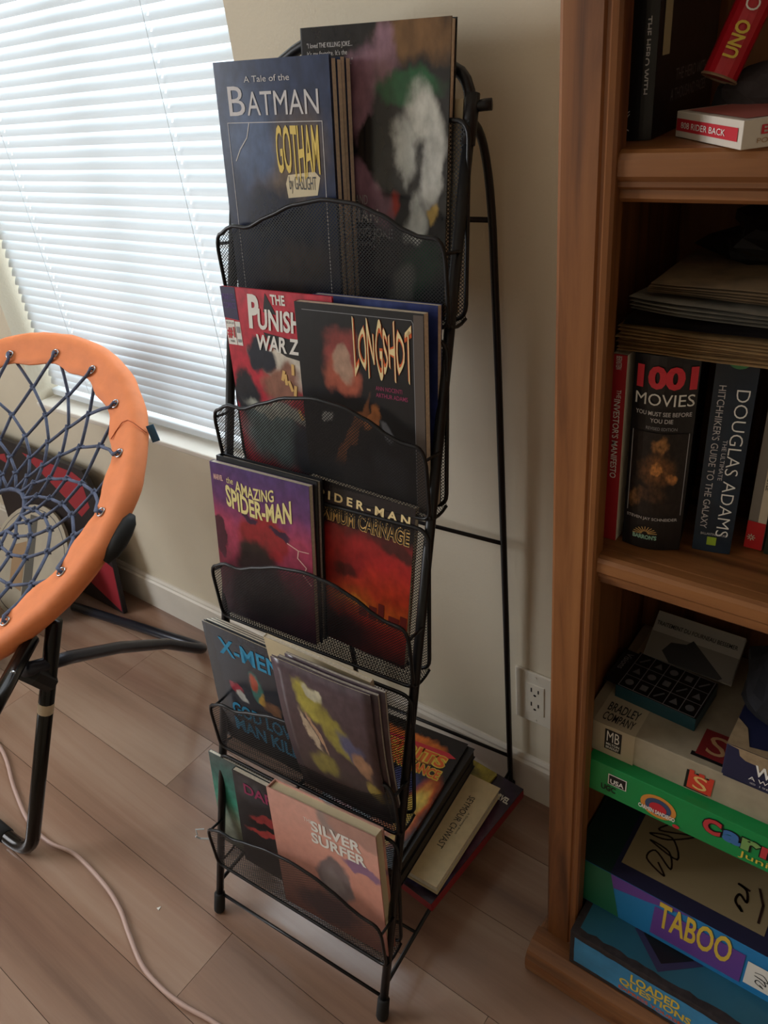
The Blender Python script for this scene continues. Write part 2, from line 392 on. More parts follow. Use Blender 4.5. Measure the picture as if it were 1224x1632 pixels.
# ================================================================== magazine rack
O_ = on(609, 1622, 2, 0.0)
ra = math.radians(4.3)
U = Vector((math.cos(ra), math.sin(ra), 0)); Wd = Vector((-math.sin(ra), math.cos(ra), 0)); Zv = Vector((0, 0, 1))
MR = Matrix((U, Wd, Zv)).transposed().to_4x4(); MR.translation = O_
RW = 0.322; SLP = 0.349
rack = thing('magazine_rack', 'tall black wire magazine rack with five mesh pockets against the wall', 'rack', MR)
def arc(p0, p1, p2, n=8):
    """rounded corner: quadratic through control p1"""
    p0, p1, p2 = Vector(p0), Vector(p1), Vector(p2)
    return [p0 * (1 - t) ** 2 + p1 * 2 * t * (1 - t) + p2 * t * t for t in [i / n for i in range(n + 1)]]
ZT = 1.105
for s_, uu in ((1, 0.0), (-1, -RW)):
    obj('front_upright', MB().tube([(uu, 0.004, 0.012), (uu, SLP * ZT, ZT)], 0.0062, 10), METAL, rack, smooth=True)
    obj('rubber_foot', MB().tube([(uu, 0, 0), (uu, 0.001, 0.004), (uu, 0.011, 0.034), (uu, 0.0115, 0.036)], [0.007, 0.0092, 0.0088, 0.0066], 10), RUBBER, rack, smooth=True)
    # hinge sleeve and knob
    hz = 1.118
    obj('hinge_sleeve', MB().tube([(uu, SLP * 1.085, 1.085), (uu, SLP * 1.13, 1.13)], 0.0078, 10), METAL, rack, smooth=True)
    obj('knob', MB().tube([(uu, SLP * hz, hz), (uu + 0.012 * s_, SLP * hz + 0.006, hz + 0.001), (uu + 0.019 * s_, SLP * hz + 0.008, hz + 0.001)], [0.0048, 0.0058, 0.0058], 10), METAL, rack, smooth=True)
    yb = 0.436
    pts = [(uu, SLP * 1.10, 1.10)] + arc((uu, SLP * 1.10 + 0.004, 1.104), (uu, yb - 0.012, 1.10), (uu, yb - 0.006, 0.99), 9) + [(uu, yb - 0.002, 0.8), (uu, yb, 0.4), (uu, yb, 0.012)]
    obj('back_leg', MB().tube(pts, 0.0048, 10), METAL, rack, smooth=True)
    obj('rubber_foot', MB().tube([(uu, yb, 0), (uu, yb, 0.003), (uu, yb, 0.026), (uu, yb, 0.028)], [0.007, 0.009, 0.0085, 0.005], 10), RUBBER, rack, smooth=True)
    obj('side_bar', MB().tube([(uu, SLP * 0.055 + 0.002, 0.056), (uu, yb, 0.056)], 0.0032, 8), METAL, rack, smooth=True)
# top arch
pts = arc((0, SLP * ZT, ZT), (0, SLP * 1.153, 1.153), (-0.035, SLP * 1.155, 1.155), 6)
for i in range(1, 12):
    q = i / 12; pts.append((-0.035 - (RW - 0.07) * q, SLP * 1.155, 1.155 + 0.042 * math.sin(math.pi * q)))
pts += arc((-RW + 0.035, SLP * 1.155, 1.155), (-RW, SLP * 1.153, 1.153), (-RW, SLP * ZT, ZT), 6)
obj('top_arch', MB().tube(pts, 0.0062, 10), METAL, rack, smooth=True)
for zc in (1.00, 0.554, 0.098):
    obj('back_crossbar', MB().tube([(-RW, 0.434, zc), (0, 0.434, zc)], 0.0032, 8), METAL, rack, smooth=True)
obj('front_crossbar', MB().tube([(-RW, 0.0135, 0.031), (0, 0.0135, 0.031)], 0.0026, 8), METAL, rack, smooth=True)
for yy in (0.105, 0.20, 0.30, 0.40):
    obj('base_crossbar', MB().tube([(-RW, yy, 0.056), (0, yy, 0.056)], 0.0024, 8), METAL, rack, smooth=True)
# pockets
PX0, PX1 = -0.318, 0.004
WAVE = [(0, 0.085), (0.03, 0.100), (0.055, 0.098), (0.09, 0.111), (0.13, 0.124), (0.175, 0.130), (0.215, 0.126), (0.25, 0.114), (0.275, 0.100), (0.292, 0.094), (0.31, 0.093), (0.322, 0.08)]
def wave(x):
    for (a, p), (b, q) in zip(WAVE[:-1], WAVE[1:]):
        if x <= b: 
            t = (x - a) / (b - a); t = t * t * (3 - 2 * t) * 0.4 + t * 0.6; return p + (q - p) * t
    return WAVE[-1][1]
def lattice(inside, w_, h_, pos, cw=0.0046, ch=0.0040, sw=0.00095):
    """expanded-metal mesh: flat struts of a diamond lattice over a sheet of size w_ x h_"""
    mb = MB(); ni = int(w_ / cw) + 1; nj = int(h_ / ch) + 1
    for j in range(2 * nj):
        for i in range(ni):
            x = (i + (0.5 if j % 2 else 0)) * cw; y = j * ch / 2
            for sg in (-1, 1):
                x2 = x + sg * cw / 2; y2 = y + ch / 2
                if not inside((x + x2) / 2, (y + y2) / 2): continue
                l = math.hypot(x2 - x, y2 - y); nx_, ny_ = -(y2 - y) / l * sw / 2, (x2 - x) / l * sw / 2
                mb.add([pos(x + nx_, y + ny_), pos(x2 + nx_, y2 + ny_), pos(x2 - nx_, y2 - ny_), pos(x - nx_, y - ny_)], [(0, 1, 2, 3)])
    return mb
PITCH = 0.204; PZ = [0.912 - PITCH * k for k in range(5)]
def pocket(zb):
    wu = SLP * zb
    fb = (wu - 0.008, zb + 0.004); ft = (wu - 0.006, zb + 0.09); bb = (wu + 0.030, zb); bt = (wu + 0.058, zb + 0.197)
    PW_ = PX1 - PX0
    mb = MB()
    # front wire loop: up the left, the wave, down the right, along the bottom
    def fp(x, h): return Vector((PX0 + x, fb[0] + (ft[0] - fb[0]) * h / 0.09, fb[1] + h))
    top = [fp(x, wave(x)) for x in [0.012 + (PW_ - 0.024) * i / 30 for i in range(31)]]
    loop = arc(fp(0, 0.06), fp(-0.001, wave(0.01)), top[0], 5) + top[1:-1] + arc(top[-1], fp(PW_ + 0.001, wave(PW_ - 0.01)), fp(PW_, 0.06), 5)
    loop += arc(fp(PW_, 0.015), fp(PW_, 0), fp(PW_ - 0.012, 0), 4) + arc(fp(0.012, 0), fp(0, 0), fp(0, 0.015), 4)
    mb.tube(loop, 0.0024, 7, closed=True)
    def bp(x, h): q = h / 0.197; return Vector((PX0 + x, bb[0] + (bt[0] - bb[0]) * q, bb[1] + (bt[1] - bb[1]) * q))
    H = 0.197; r = 0.018
    lb = arc(bp(0, H - r), bp(0, H), bp(r, H), 5) + arc(bp(PW_ - r, H), bp(PW_, H), bp(PW_, H - r), 5) + arc(bp(PW_, r), bp(PW_, 0), bp(PW_ - r, 0), 5) + arc(bp(r, 0), bp(0, 0), bp(0, r), 5)
    mb.tube(lb, 0.0026, 7, closed=True)
    for x in (0.0, PW_):                                   # side struts and bottom returns
        mb.tube([fp(x, 0.078), Vector((PX0 + x, wu + SLP * 0.082, zb + 0.076))], 0.002, 6)
        mb.tube([fp(x, 0.006)] + arc(fp(x, 0.002), Vector((PX0 + x, wu + 0.01, zb - 0.004)), bp(x, 0.002), 4), 0.002, 6)
        ux = 0.0 if x else -RW
        mb.tube([bp(x, 0.175), Vector((ux, SLP * (zb + 0.172), zb + 0.172))], 0.002, 6)
        mb.tube([bp(x, 0.12), Vector((ux, SLP * (zb + 0.12), zb + 0.12))], 0.002, 6)
    p = obj('pocket', mb, METAL, rack, smooth=True)
    obj('mesh_front', lattice(lambda x, y: 0.001 < x < PW_ - 0.001 and 0 < y < wave(min(max(x, 0), PW_)), PW_, 0.135, fp), MESHM, p, kind='stuff')
    def inb(x, y):
        if not (0 < x < PW_ and 0 < y < H): return False
        return True
    obj('mesh_back', lattice(inb, PW_, H, bp), MESHM, p, kind='stuff')
    def flp(x, y): q = y / 0.038; return Vector((PX0 + x, fb[0] + (bb[0] - fb[0]) * q, fb[1] + (bb[1] - fb[1]) * q))
    obj('mesh_floor', lattice(lambda x, y: 0 < x < PW_ and 0 < y < 0.038, PW_, 0.038, flp), MESHM, p, kind='stuff')
for zb in PZ: pocket(zb)

# ------------------------------------------------------------------ books in the rack
def rackM(u0, wb, zb, lean, roll=0.0, yaw=0.0):
    th = math.radians(lean)
    up = Wd * math.sin(th) + Zv * math.cos(th); n = U.cross(up)
    M = Matrix((U, up, n)).transposed().to_4x4(); M.translation = O_ + U * u0 + Wd * wb + Zv * zb
    return M @ Matrix.Rotation(math.radians(yaw), 4, 'Y') @ Matrix.Rotation(math.radians(roll), 4, 'Z')
def c(r, g, b): return (r, g, b)
def ink(name, col): return mat('ink_' + name, col, 0.5)
YEL = ink('yellow', (222, 190, 70)); REDI = ink('red', (196, 40, 52)); CYAN = ink('cyan', (52, 150, 196)); GOLD = ink('gold', (226, 182, 110))
PALEY = ink('pale_yellow', (236, 222, 150)); ORG = ink('orange', (222, 96, 36)); MAG = ink('magenta', (150, 50, 92)); GREY = ink('grey', (150, 150, 155))
PURP = ink('purple', (98, 66, 140)); PINKL = ink('pale_pink', (225, 180, 170)); SILV = ink('silver', (200, 196, 196)); GREEN = ink('green', (70, 130, 82))

# --- top pocket: dark navy comic (left) on a few others, hardcover (right)
A_NAVY = art('print_navy_night', [(0, (30, 34, 52)), (0.5, (36, 46, 74)), (1, (46, 60, 92))],
    [(0.62, 0.62, 0.30, 0.16, 20, (104, 88, 74), 0.9), (0.28, 0.72, 0.22, 0.16, 0, (78, 96, 130), 0.9), (0.6, 0.2, 0.35, 0.12, 10, (70, 58, 52), 0.9), (0.45, 0.42, 0.3, 0.12, 0, (22, 28, 48), 0.7)], rough=0.22)
W1, H1 = 0.161, 0.267
zb = PZ[0] + 0.006
t, fc = book('comic_book', 'dark navy comic with pale serif title and yellow lettering in the top pocket', 'comic', rackM(-0.300, 0.3125, zb, 5.9, -1.6), W1, H1, 0.0035, A_NAVY, tc=0.0004)
lettering(fc, I4, 'A Tale of the', 0.044, 0.246, 0.108, 0.252, SILV)
lettering(fc, I4, 'B', 0.018, 0.214, 0.042, 0.243, SILV); lettering(fc, I4, 'ATMAN', 0.045, 0.214, 0.145, 0.237, SILV)
obj('print_frame', MB().frame(0.013, 0.012, 0.148, 0.207, 0.0007, I4).stroke([(0.045, 0.206), (0.040, 0.192), (0.028, 0.180), (0.02, 0.168)], 0.0012, I4), SILV, fc)
def jag(a, b): return a, b + 0.10 * math.sin(a * 9) * (1 - b)
lettering(fc, I4, 'GOTHAM', 0.082, 0.152, 0.142, 0.204, YEL, 0.012, jag)
sc = MB().poly([(0.094, 0.130), (0.136, 0.134), (0.141, 0.152), (0.134, 0.158), (0.096, 0.154), (0.092, 0.145)], I4)
obj('print_scroll', sc, CREAM, fc)
lettering(fc, I4, 'by GASLIGHT', 0.097, 0.135, 0.135, 0.153, BLACK)
for k in range(4):
    book('comic_book', 'grey edged comic stacked behind the dark navy comic in the top pocket', 'comic', rackM(-0.300 + 0.0006 * (k % 2), 0.3162 + 0.0078 * k, zb, 5.9, -1.6), W1 + 0.001 * (k % 2), H1 - 0.004 - 0.002 * (k % 2), 0.0075, A_NAVY, pages=PAGES, tc=0.0005, inset=0.0, group='comics behind the navy comic')
A_HC = art('print_dark_hardcover', (34, 34, 38), [
    (0.80, 0.95, 0.25, 0.07, 0, (120, 88, 58), 0.8), (0.40, 0.80, 0.16, 0.12, 40, (142, 108, 126), 0.5), (0.58, 0.90, 0.10, 0.09, -20, (146, 112, 128), 0.5), (0.75, 0.80, 0.2, 0.05, 0, (38, 92, 60), 0.6),
    (0.84, 0.70, 0.13, 0.09, -30, (190, 190, 182), 0.6), (0.72, 0.60, 0.07, 0.11, 20, (176, 178, 172), 0.6), (0.90, 0.54, 0.07, 0.13, -10, (186, 186, 180), 0.6), (0.80, 0.36, 0.08, 0.07, 0, (176, 178, 172), 0.6), (0.62, 0.40, 0.06, 0.03, 60, (150, 52, 44), 0.8), (0.92, 0.40, 0.04, 0.025, 0, (180, 150, 84), 0.8), (0.46, 0.44, 0.20, 0.08, -40, (136, 102, 122), 0.5), (0.47, 0.63, 0.12, 0.085, 0, (24, 24, 27), 0.3),
    (0.82, 0.18, 0.16, 0.10, 30, (30, 66, 48), 0.7), (0.7, 0.10, 0.1, 0.07, 40, (120, 122, 116), 0.7), (0.4, 0.15, 0.25, 0.1, 0, (44, 36, 46), 0.8)], rough=0.18)
W2, H2 = 0.183, 0.289
t, fc = book('hardcover_comic', 'glossy dark hardcover with pale and mauve blots, the tallest book in the rack', 'book', rackM(-0.207, 0.3475, PZ[0] + 0.006, 7.0, -2.3), W2, H2, 0.012, A_HC, back=BLACK, tc=0.0016, inset=0.0015)
for k, (s, w_) in enumerate((('"I loved THE KILLING JOKE...', 0.052), ("It's my favorite. It's the", 0.046), ("first comic I've ever loved.\"", 0.052))):
    lettering(fc, I4, s, 0.007, 0.2685 - 0.0075 * k, 0.007 + w_ * 1.15, 0.2745 - 0.0075 * k, SILV)
lettering(fc, I4, 'BOLLAND AND', 0.030, 0.117, 0.083, 0.127, GREY); lettering(fc, I4, 'BATMAN', 0.030, 0.098, 0.097, 0.113, SILV, 0.01)
lettering(fc, I4, 'THE KILLING JOKE', 0.020, 0.080, 0.116, 0.093, GREY, 0.01); lettering(fc, I4, 'DELUXE EDITION', 0.030, 0.072, 0.092, 0.0775, GREY)
book('hardcover_comic', 'thin pale edged book leaning behind the glossy tall hardcover', 'book', rackM(-0.190, 0.3605, PZ[0] + 0.006, 8.0, -1.5), 0.176, 0.215, 0.006, CREAM, tc=0.001)

# --- second pocket
A_RED = art('print_red_white', (190, 44, 62), [
    (0.62, 0.60, 0.42, 0.10, -10, (206, 198, 184), 0.25), (0.30, 0.66, 0.12, 0.09, 0, (30, 36, 50), 0.3), (0.48, 0.52, 0.18, 0.12, 10, (150, 102, 84), 0.45), (0.12, 0.42, 0.14, 0.14, 0, (32, 34, 42), 0.3),
    (0.36, 0.22, 0.32, 0.18, 0, (120, 140, 140), 0.5), (0.75, 0.42, 0.2, 0.12, 30, (150, 30, 44), 0.4), (0.75, 0.15, 0.25, 0.2, 0, (36, 44, 60), 0.5), (0.4, 0.36, 0.3, 0.04, -6, (176, 178, 166), 0.5)], rough=0.4)
W, H = 0.171, 0.238
t, fc = book('comic_book', 'red comic with blocky white title and a numbered price box in the second pocket', 'comic', rackM(-0.302, 0.265, PZ[1] + 0.006, 4.6, -0.6), W, H, 0.003, A_RED, tc=0.0004)
PB = MB().poly([(0.0, 0.200), (0.024, 0.198), (0.024, 0.238), (0.0, 0.238)], I4, 0.0004)
obj('print_box', PB, ink('dark_purple', (46, 36, 74)), fc)
lettering(fc, I4, 'MARVEL', 0.002, 0.222, 0.022, 0.230, PURP); lettering(fc, I4, 'COMICS', 0.002, 0.212, 0.022, 0.219, PURP)
obj('print_box', MB().rect(0.001, 0.166, 0.0155, 0.197, I4, 0.0004).rect(0.0165, 0.166, 0.025, 0.196, I4, 0.0004), WHITE, fc)
lettering(fc, I4, '$2.25 US', 0.002, 0.192, 0.0145, 0.195, BLACK, z=0.0009); lettering(fc, I4, '#1', 0.002, 0.174, 0.0145, 0.189, REDI, 0.04, z=0.0009); lettering(fc, I4, 'MAR', 0.005, 0.169, 0.012, 0.172, BLACK, z=0.0009)
obj('print_bars', MB().rect(0.018, 0.182, 0.0235, 0.190, I4, 0.0009).rect(0.018, 0.170, 0.0235, 0.174, I4, 0.0009), GREY, fc)
obj('print_shape', MB().poly([(0.062, 0.187), (0.150, 0.177), (0.170, 0.190), (0.170, 0.150), (0.095, 0.160), (0.072, 0.170)], I4, 0.0004).poly([(0.072, 0.235), (0.086, 0.210), (0.066, 0.212)], I4, 0.0004), BLACK, fc)
lettering(fc, I4, 'THE', 0.080, 0.222, 0.102, 0.234, WHITE, 0.03); lettering(fc, I4, 'P', 0.040, 0.190, 0.060, 0.232, WHITE, 0.04, shear=0.15)
lettering(fc, I4, 'UNISHER', 0.056, 0.190, 0.150, 0.216, WHITE, 0.03, shear=0.15, z=0.001); lettering(fc, I4, 'WAR ZONE', 0.050, 0.164, 0.160, 0.184, WHITE, 0.03, shear=0.2, z=0.001)
cs = MB(); rr = random.Random(3)
for k in range(13):
    x, y, a_ = 0.085 + rr.random() * 0.075, 0.085 + rr.random() * 0.06, rr.uniform(-0.6, 0.5)
    Fx = Matrix.Translation((x, y, 0)) @ Matrix.Rotation(a_, 4, 'Z'); cs.rect(-0.0022, -0.007, 0.0022, 0.007, Fx, 0.0006 + k * 0.00003)
obj('print_shape', cs, GOLD, fc)
A_LS = art('print_black_cover', (20, 21, 26), [
    (0.36, 0.78, 0.14, 0.12, 0, (142, 62, 58), 0.5), (0.36, 0.66, 0.15, 0.09, 0, (168, 86, 66), 0.5), (0.37, 0.74, 0.075, 0.09, 0, (172, 138, 118), 0.4),
    (0.40, 0.34, 0.27, 0.045, 50, (128, 78, 48), 0.25), (0.58, 0.45, 0.1, 0.04, 50, (170, 104, 60), 0.3), (0.20, 0.44, 0.06, 0.03, 30, (160, 160, 156), 0.4), (0.68, 0.42, 0.05, 0.03, -40, (110, 112, 118), 0.6), (0.72, 0.18, 0.15, 0.1, -30, (52, 54, 60), 0.8), (0.3, 0.1, 0.3, 0.1, 10, (36, 38, 44), 0.8)], rough=0.35)
W, H = 0.171, 0.232
t, fc = book('paperback_comic', 'black softcover with jagged cream title letters in the second pocket', 'book', rackM(-0.176, 0.2485, PZ[1] + 0.006, 6.1, -0.4), W, H, 0.010, A_LS, tc=0.0006, inset=0.0003)
def drip(a, b): return a, b + 0.35 * (b - 0.5) * math.cos(a * 26)
lettering(fc, I4, 'LONGSHOT', 0.080, 0.162, 0.156, 0.214, ORG, 0.035, drip); lettering(fc, I4, 'LONGSHOT', 0.080, 0.162, 0.156, 0.214, ink('cream', (240, 216, 160)), 0.0, drip, z=0.001)
lettering(fc, I4, 'ANN NOCENTI', 0.107, 0.142, 0.142, 0.147, MAG, 0.01); lettering(fc, I4, 'ARTHUR ADAMS', 0.107, 0.134, 0.149, 0.139, MAG, 0.01)
obj('print_frame', MB().stroke([(0.01, 0.224), (0.156, 0.224), (0.158, 0.221), (0.158, 0.012)], 0.0006, I4), GREY, fc)
obj('print_border', MB().rect(0.1585, 0.002, 0.1705, 0.230, I4, 0.0003), mat('brown_band', (84, 72, 64), 0.5), fc)
BLUEC = art('print_blue', (48, 58, 112), [(0.3, 0.95, 0.4, 0.05, 0, (70, 84, 140), 0.8)])
book('paperback_comic', 'blue topped softcover standing behind the black softcover', 'book', rackM(-0.170, 0.2705, PZ[1] + 0.006, 7.2, -0.6), 0.166, 0.2335, 0.009, BLUEC, tc=0.0006, inset=0.0006)
# --- third pocket
A_SM = art('print_purple_dusk', [(0, (58, 30, 46)), (0.35, (126, 46, 64)), (0.62, (176, 66, 96)), (0.8, (104, 58, 108)), (1, (84, 62, 116))], [
    (0.52, 0.60, 0.26, 0.14, 0, (150, 40, 46), 0.25), (0.36, 0.72, 0.10, 0.022, -12, (60, 34, 60), 0.5), (0.70, 0.655, 0.10, 0.022, -14, (60, 34, 60), 0.5),
    (0.42, 0.42, 0.20, 0.16, 0, (44, 32, 30), 0.45), (0.45, 0.22, 0.4, 0.2, 0, (48, 32, 38), 0.7), (0.04, 0.52, 0.06, 0.12, 0, (76, 34, 50), 0.2)], rough=0.35)
W, H = 0.168, 0.230
t, fc = book('paperback_comic', 'purple and pink softcover with arched yellow title in the middle pocket', 'book', rackM(-0.322, 0.1765, PZ[2] + 0.006, 10.0, -0.5), W, H, 0.008, A_SM, tc=0.0006, inset=0.0004)
lettering(fc, I4, 'MARVEL', 0.005, 0.206, 0.022, 0.214, PINKL, 0.03); lettering(fc, I4, 'the', 0.028, 0.205, 0.040, 0.214, PALEY)
def archd(a, b): return a, b - 0.55 * math.sin(a * math.pi * 0.5) ** 2 * 0.35 + 0.1
lettering(fc, I4, 'AMAZING', 0.043, 0.196, 0.110, 0.213, PALEY, 0.02, lambda a, b: (a, b - 0.30 * (1 - (2 * a - 1) ** 2)))
lettering(fc, I4, 'SPIDER-MAN', 0.025, 0.172, 0.138, 0.198, PALEY, 0.03, lambda a, b: (a, b * (1 + 0.25 * (2 * a - 1) ** 2) - 0.30 * (1 - (2 * a - 1) ** 2)))
obj('print_shape', MB().poly([(0.044, 0.148), (0.133, 0.138), (0.150, 0.07), (0.030, 0.088)], I4, 0.0003), art('print_red_tower', (140, 44, 40), mottle=0), fc) if False else None
obj('print_shape', MB().stroke([(0.128, 0.142), (0.146, 0.136), (0.144, 0.125), (0.158, 0.114), (0.152, 0.102), (0.165, 0.09)], 0.0016, I4).stroke([(0.146, 0.136), (0.163, 0.137)], 0.0012, I4), PINKL, fc)
book('hardcover_comic', 'thin black hardcover right behind the purple and pink softcover', 'book', rackM(-0.319, 0.1855, PZ[2] + 0.006, 10.0, -1.2), 0.168, 0.2350, 0.012, mat('black_cover', (26, 28, 34), 0.35), pages=PAGESG, tc=0.0022, inset=0.003)
A_MC = art('print_red_sky', [(0, (92, 26, 24)), (0.2, (176, 44, 30)), (0.34, (206, 92, 38)), (0.42, (196, 62, 36)), (0.6, (176, 40, 38)), (0.72, (150, 34, 36)), (0.80, (40, 24, 26)), (1, (30, 26, 30))], [
    (0.42, 0.55, 0.24, 0.09, 20, (150, 34, 34), 0.7), (0.40, 0.50, 0.10, 0.05, 0, (92, 28, 26), 0.6), (0.62, 0.30, 0.3, 0.025, -6, (226, 138, 52), 0.8), (0.88, 0.72, 0.2, 0.05, -10, (74, 28, 28), 0.7), (0.3, 0.1, 0.4, 0.1, 0, (70, 22, 22), 0.7)], rough=0.35)
W, H = 0.158, 0.228
t, fc = book('paperback_comic', 'red softcover with a black title band and orange horizon in the middle pocket', 'book', rackM(-0.187, 0.1995, PZ[2] + 0.006, 10.5, -3.8), W, H, 0.009, A_MC, tc=0.0006, inset=0.0003)
lettering(fc, I4, 'S P I D E R - M A N', 0.003, 0.204, 0.152, 0.216, ink('cream', (240, 216, 160)), 0.03)
lettering(fc, I4, 'MAXIMUM CARNAGE', 0.000, 0.176, 0.153, 0.199, GOLD, 0.05); lettering(fc, I4, 'MAXIMUM CARNAGE', 0.0005, 0.177, 0.1525, 0.198, BLACK, 0.0, z=0.001)
sk = MB()
for x, w_, h in ((0.10, 0.012, 0.020), (0.114, 0.009, 0.028), (0.130, 0.016, 0.016), (0.147, 0.010, 0.022), (0.085, 0.012, 0.012)): sk.rect(x, 0.055, x + w_, 0.055 + h, I4)
obj('print_shape', sk, ink('dark_red', (120, 34, 26)), fc)
# --- fourth pocket
z4 = PZ[3] + 0.006
A_X = art('print_dark_blue_grey', [(0, (22, 26, 34)), (1, (38, 46, 58))], [
    (0.50, 0.62, 0.08, 0.12, 10, (58, 112, 104), 0.5), (0.48, 0.66, 0.06, 0.06, 0, (170, 74, 52), 0.6), (0.27, 0.54, 0.07, 0.03, -30, (150, 52, 66), 0.5), (0.32, 0.47, 0.06, 0.03, -30, (190, 190, 184), 0.5), (0.56, 0.52, 0.05, 0.04, 0, (176, 138, 60), 0.5), (0.66, 0.48, 0.10, 0.05, 0, (120, 84, 60), 0.6), (0.05, 0.5, 0.06, 0.6, 0, (24, 26, 30), 0.2)], rough=0.22)
W, H = 0.171, 0.222
t, fc = book('comic_book', 'dark comic with bright blue serif title in the fourth pocket', 'comic', rackM(-0.327, 0.117, z4, 3.2, -2.4), W, H, 0.004, A_X, tc=0.0004)
lettering(fc, I4, 'X-MEN', 0.026, 0.176, 0.140, 0.206, CYAN, 0.02)
lettering(fc, I4, 'GOD LOVES', 0.030, 0.060, 0.165, 0.086, CYAN, 0.03); lettering(fc, I4, 'MAN KILLS', 0.030, 0.028, 0.165, 0.054, CYAN, 0.03)
for k in range(3):
    book('comic_book', 'comic with pale edges tucked behind the blue titled comic in the fourth pocket', 'comic', rackM(-0.322 + 0.004 * k, 0.1215 + 0.0042 * k, z4, 3.0, -2.3), 0.171, 0.2235 - 0.001 * k, 0.0036, A_X, pages=PAGES, tc=0.0004, inset=0.0003, group='comics behind the blue titled comic')
bw = lambda x, y: 0.006 * math.sin(math.pi * min(max(y / 0.25, 0), 1)) - 0.004 * (max(0, x - 0.06) / 0.1) ** 2
A_W = art('print_brown_yellow', [(0, (40, 30, 36)), (0.6, (74, 56, 62)), (1, (88, 74, 84))], [
    (0.35, 0.80, 0.15, 0.11, -25, (176, 166, 70), 0.35), (0.40, 0.86, 0.10, 0.04, -20, (200, 196, 170), 0.5), (0.58, 0.64, 0.22, 0.10, -40, (152, 142, 62), 0.45), (0.74, 0.55, 0.14, 0.07, -40, (84, 86, 120), 0.5), (0.82, 0.46, 0.10, 0.06, -40, (160, 120, 92), 0.5), (0.30, 0.58, 0.03, 0.16, 28, (196, 176, 150), 0.4), (0.38, 0.56, 0.02, 0.16, 30, (186, 150, 120), 0.4), (0.38, 0.33, 0.15, 0.09, 0, (130, 120, 56), 0.6), (0.9, 0.28, 0.07, 0.09, 30, (150, 130, 60), 0.5), (0.6, 0.12, 0.3, 0.1, 0, (52, 34, 34), 0.7)], rough=0.3)
t, fc = book('comic_book', 'brown and yellow comic bowed forward over the mesh of the fourth pocket', 'comic', rackM(-0.158, 0.1035, z4, -2.6, -1.4), 0.146, 0.256, 0.0032, A_W, tc=0.0004, bend=bw)
for k in range(2):
    book('comic_book', 'bowed comic fanned out behind the brown and yellow comic', 'comic', rackM(-0.153 + 0.005 * k, 0.108 + 0.0050 * k, z4, -2.2 + 0.6 * k, -1.6), 0.146, 0.253, 0.0036, A_W, pages=PAGESG, tc=0.0004, inset=0.0003, bend=bw, group='comics behind the bowed comic')
book('paperback_comic', 'cream topped softcover at the back of the fourth pocket', 'book', rackM(-0.206, 0.139, z4, -3.2, -2.8), 0.166, 0.244, 0.007, CREAM, tc=0.0006, inset=0.0006)
# --- bottom pocket
z5 = PZ[4] + 0.006
A_T = art('print_teal', [(0, (60, 62, 52)), (0.30, (150, 160, 140)), (0.55, (64, 150, 128)), (0.8, (48, 108, 102)), (1, (84, 96, 96))], [(0.9, 0.3, 0.5, 0.12, 20, (40, 46, 42), 0.6)], rough=0.35)
book('comic_book', 'teal green softcover at the left end of the bottom pocket', 'book', rackM(-0.341, 0.0605, z5, 8.5, 0.2), 0.183, 0.187, 0.005, A_T, tc=0.0005, inset=0.0003)
A_D = art('print_charcoal_red', (38, 36, 40), [(0.2, 0.85, 0.2, 0.1, 0, (58, 58, 64), 0.8), (0.34, 0.62, 0.22, 0.05, 20, (150, 52, 54), 0.5), (0.30, 0.46, 0.22, 0.03, 8, (176, 62, 60), 0.5), (0.3, 0.53, 0.2, 0.03, 0, (20, 18, 20), 0.5)], rough=0.35)
t, fc = book('comic_book', 'charcoal softcover with dark pink lettering behind the pink hardcover', 'book', rackM(-0.281, 0.0515, z5, 8.5, 0.7), 0.180, 0.188, 0.008, A_D, tc=0.0006, inset=0.0004)
lettering(fc, I4, 'DAREDEVIL', 0.020, 0.152, 0.172, 0.172, MAG, 0.02)
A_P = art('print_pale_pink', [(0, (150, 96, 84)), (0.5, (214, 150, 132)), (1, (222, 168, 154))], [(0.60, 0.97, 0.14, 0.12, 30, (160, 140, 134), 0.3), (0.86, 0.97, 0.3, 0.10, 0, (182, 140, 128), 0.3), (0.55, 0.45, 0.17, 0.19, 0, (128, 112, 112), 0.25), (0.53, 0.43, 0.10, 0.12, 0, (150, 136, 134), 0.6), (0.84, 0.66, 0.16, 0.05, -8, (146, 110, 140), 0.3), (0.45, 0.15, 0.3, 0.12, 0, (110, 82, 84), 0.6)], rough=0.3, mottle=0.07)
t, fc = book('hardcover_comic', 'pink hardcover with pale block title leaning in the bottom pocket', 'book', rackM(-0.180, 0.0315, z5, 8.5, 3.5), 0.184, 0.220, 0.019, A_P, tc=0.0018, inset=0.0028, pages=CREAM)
lettering(fc, I4, 'THE', 0.062, 0.190, 0.076, 0.197, WHITE); lettering(fc, I4, 'SILVER', 0.074, 0.178, 0.158, 0.197, WHITE, 0.03); lettering(fc, I4, 'SURFER', 0.072, 0.156, 0.164, 0.175, WHITE, 0.03)
PLAS = mat('clear_plastic', (200, 205, 208), 0.15)
obj('plastic_tab', MB().tube([(-0.342, 0.036, 0.158), (-0.352, 0.028, 0.160), (-0.350, 0.026, 0.150)], 0.0012, 5).tube([(-0.338, 0.04, 0.13), (-0.352, 0.03, 0.134), (-0.356, 0.026, 0.142)], 0.0016, 5), PLAS, rack)

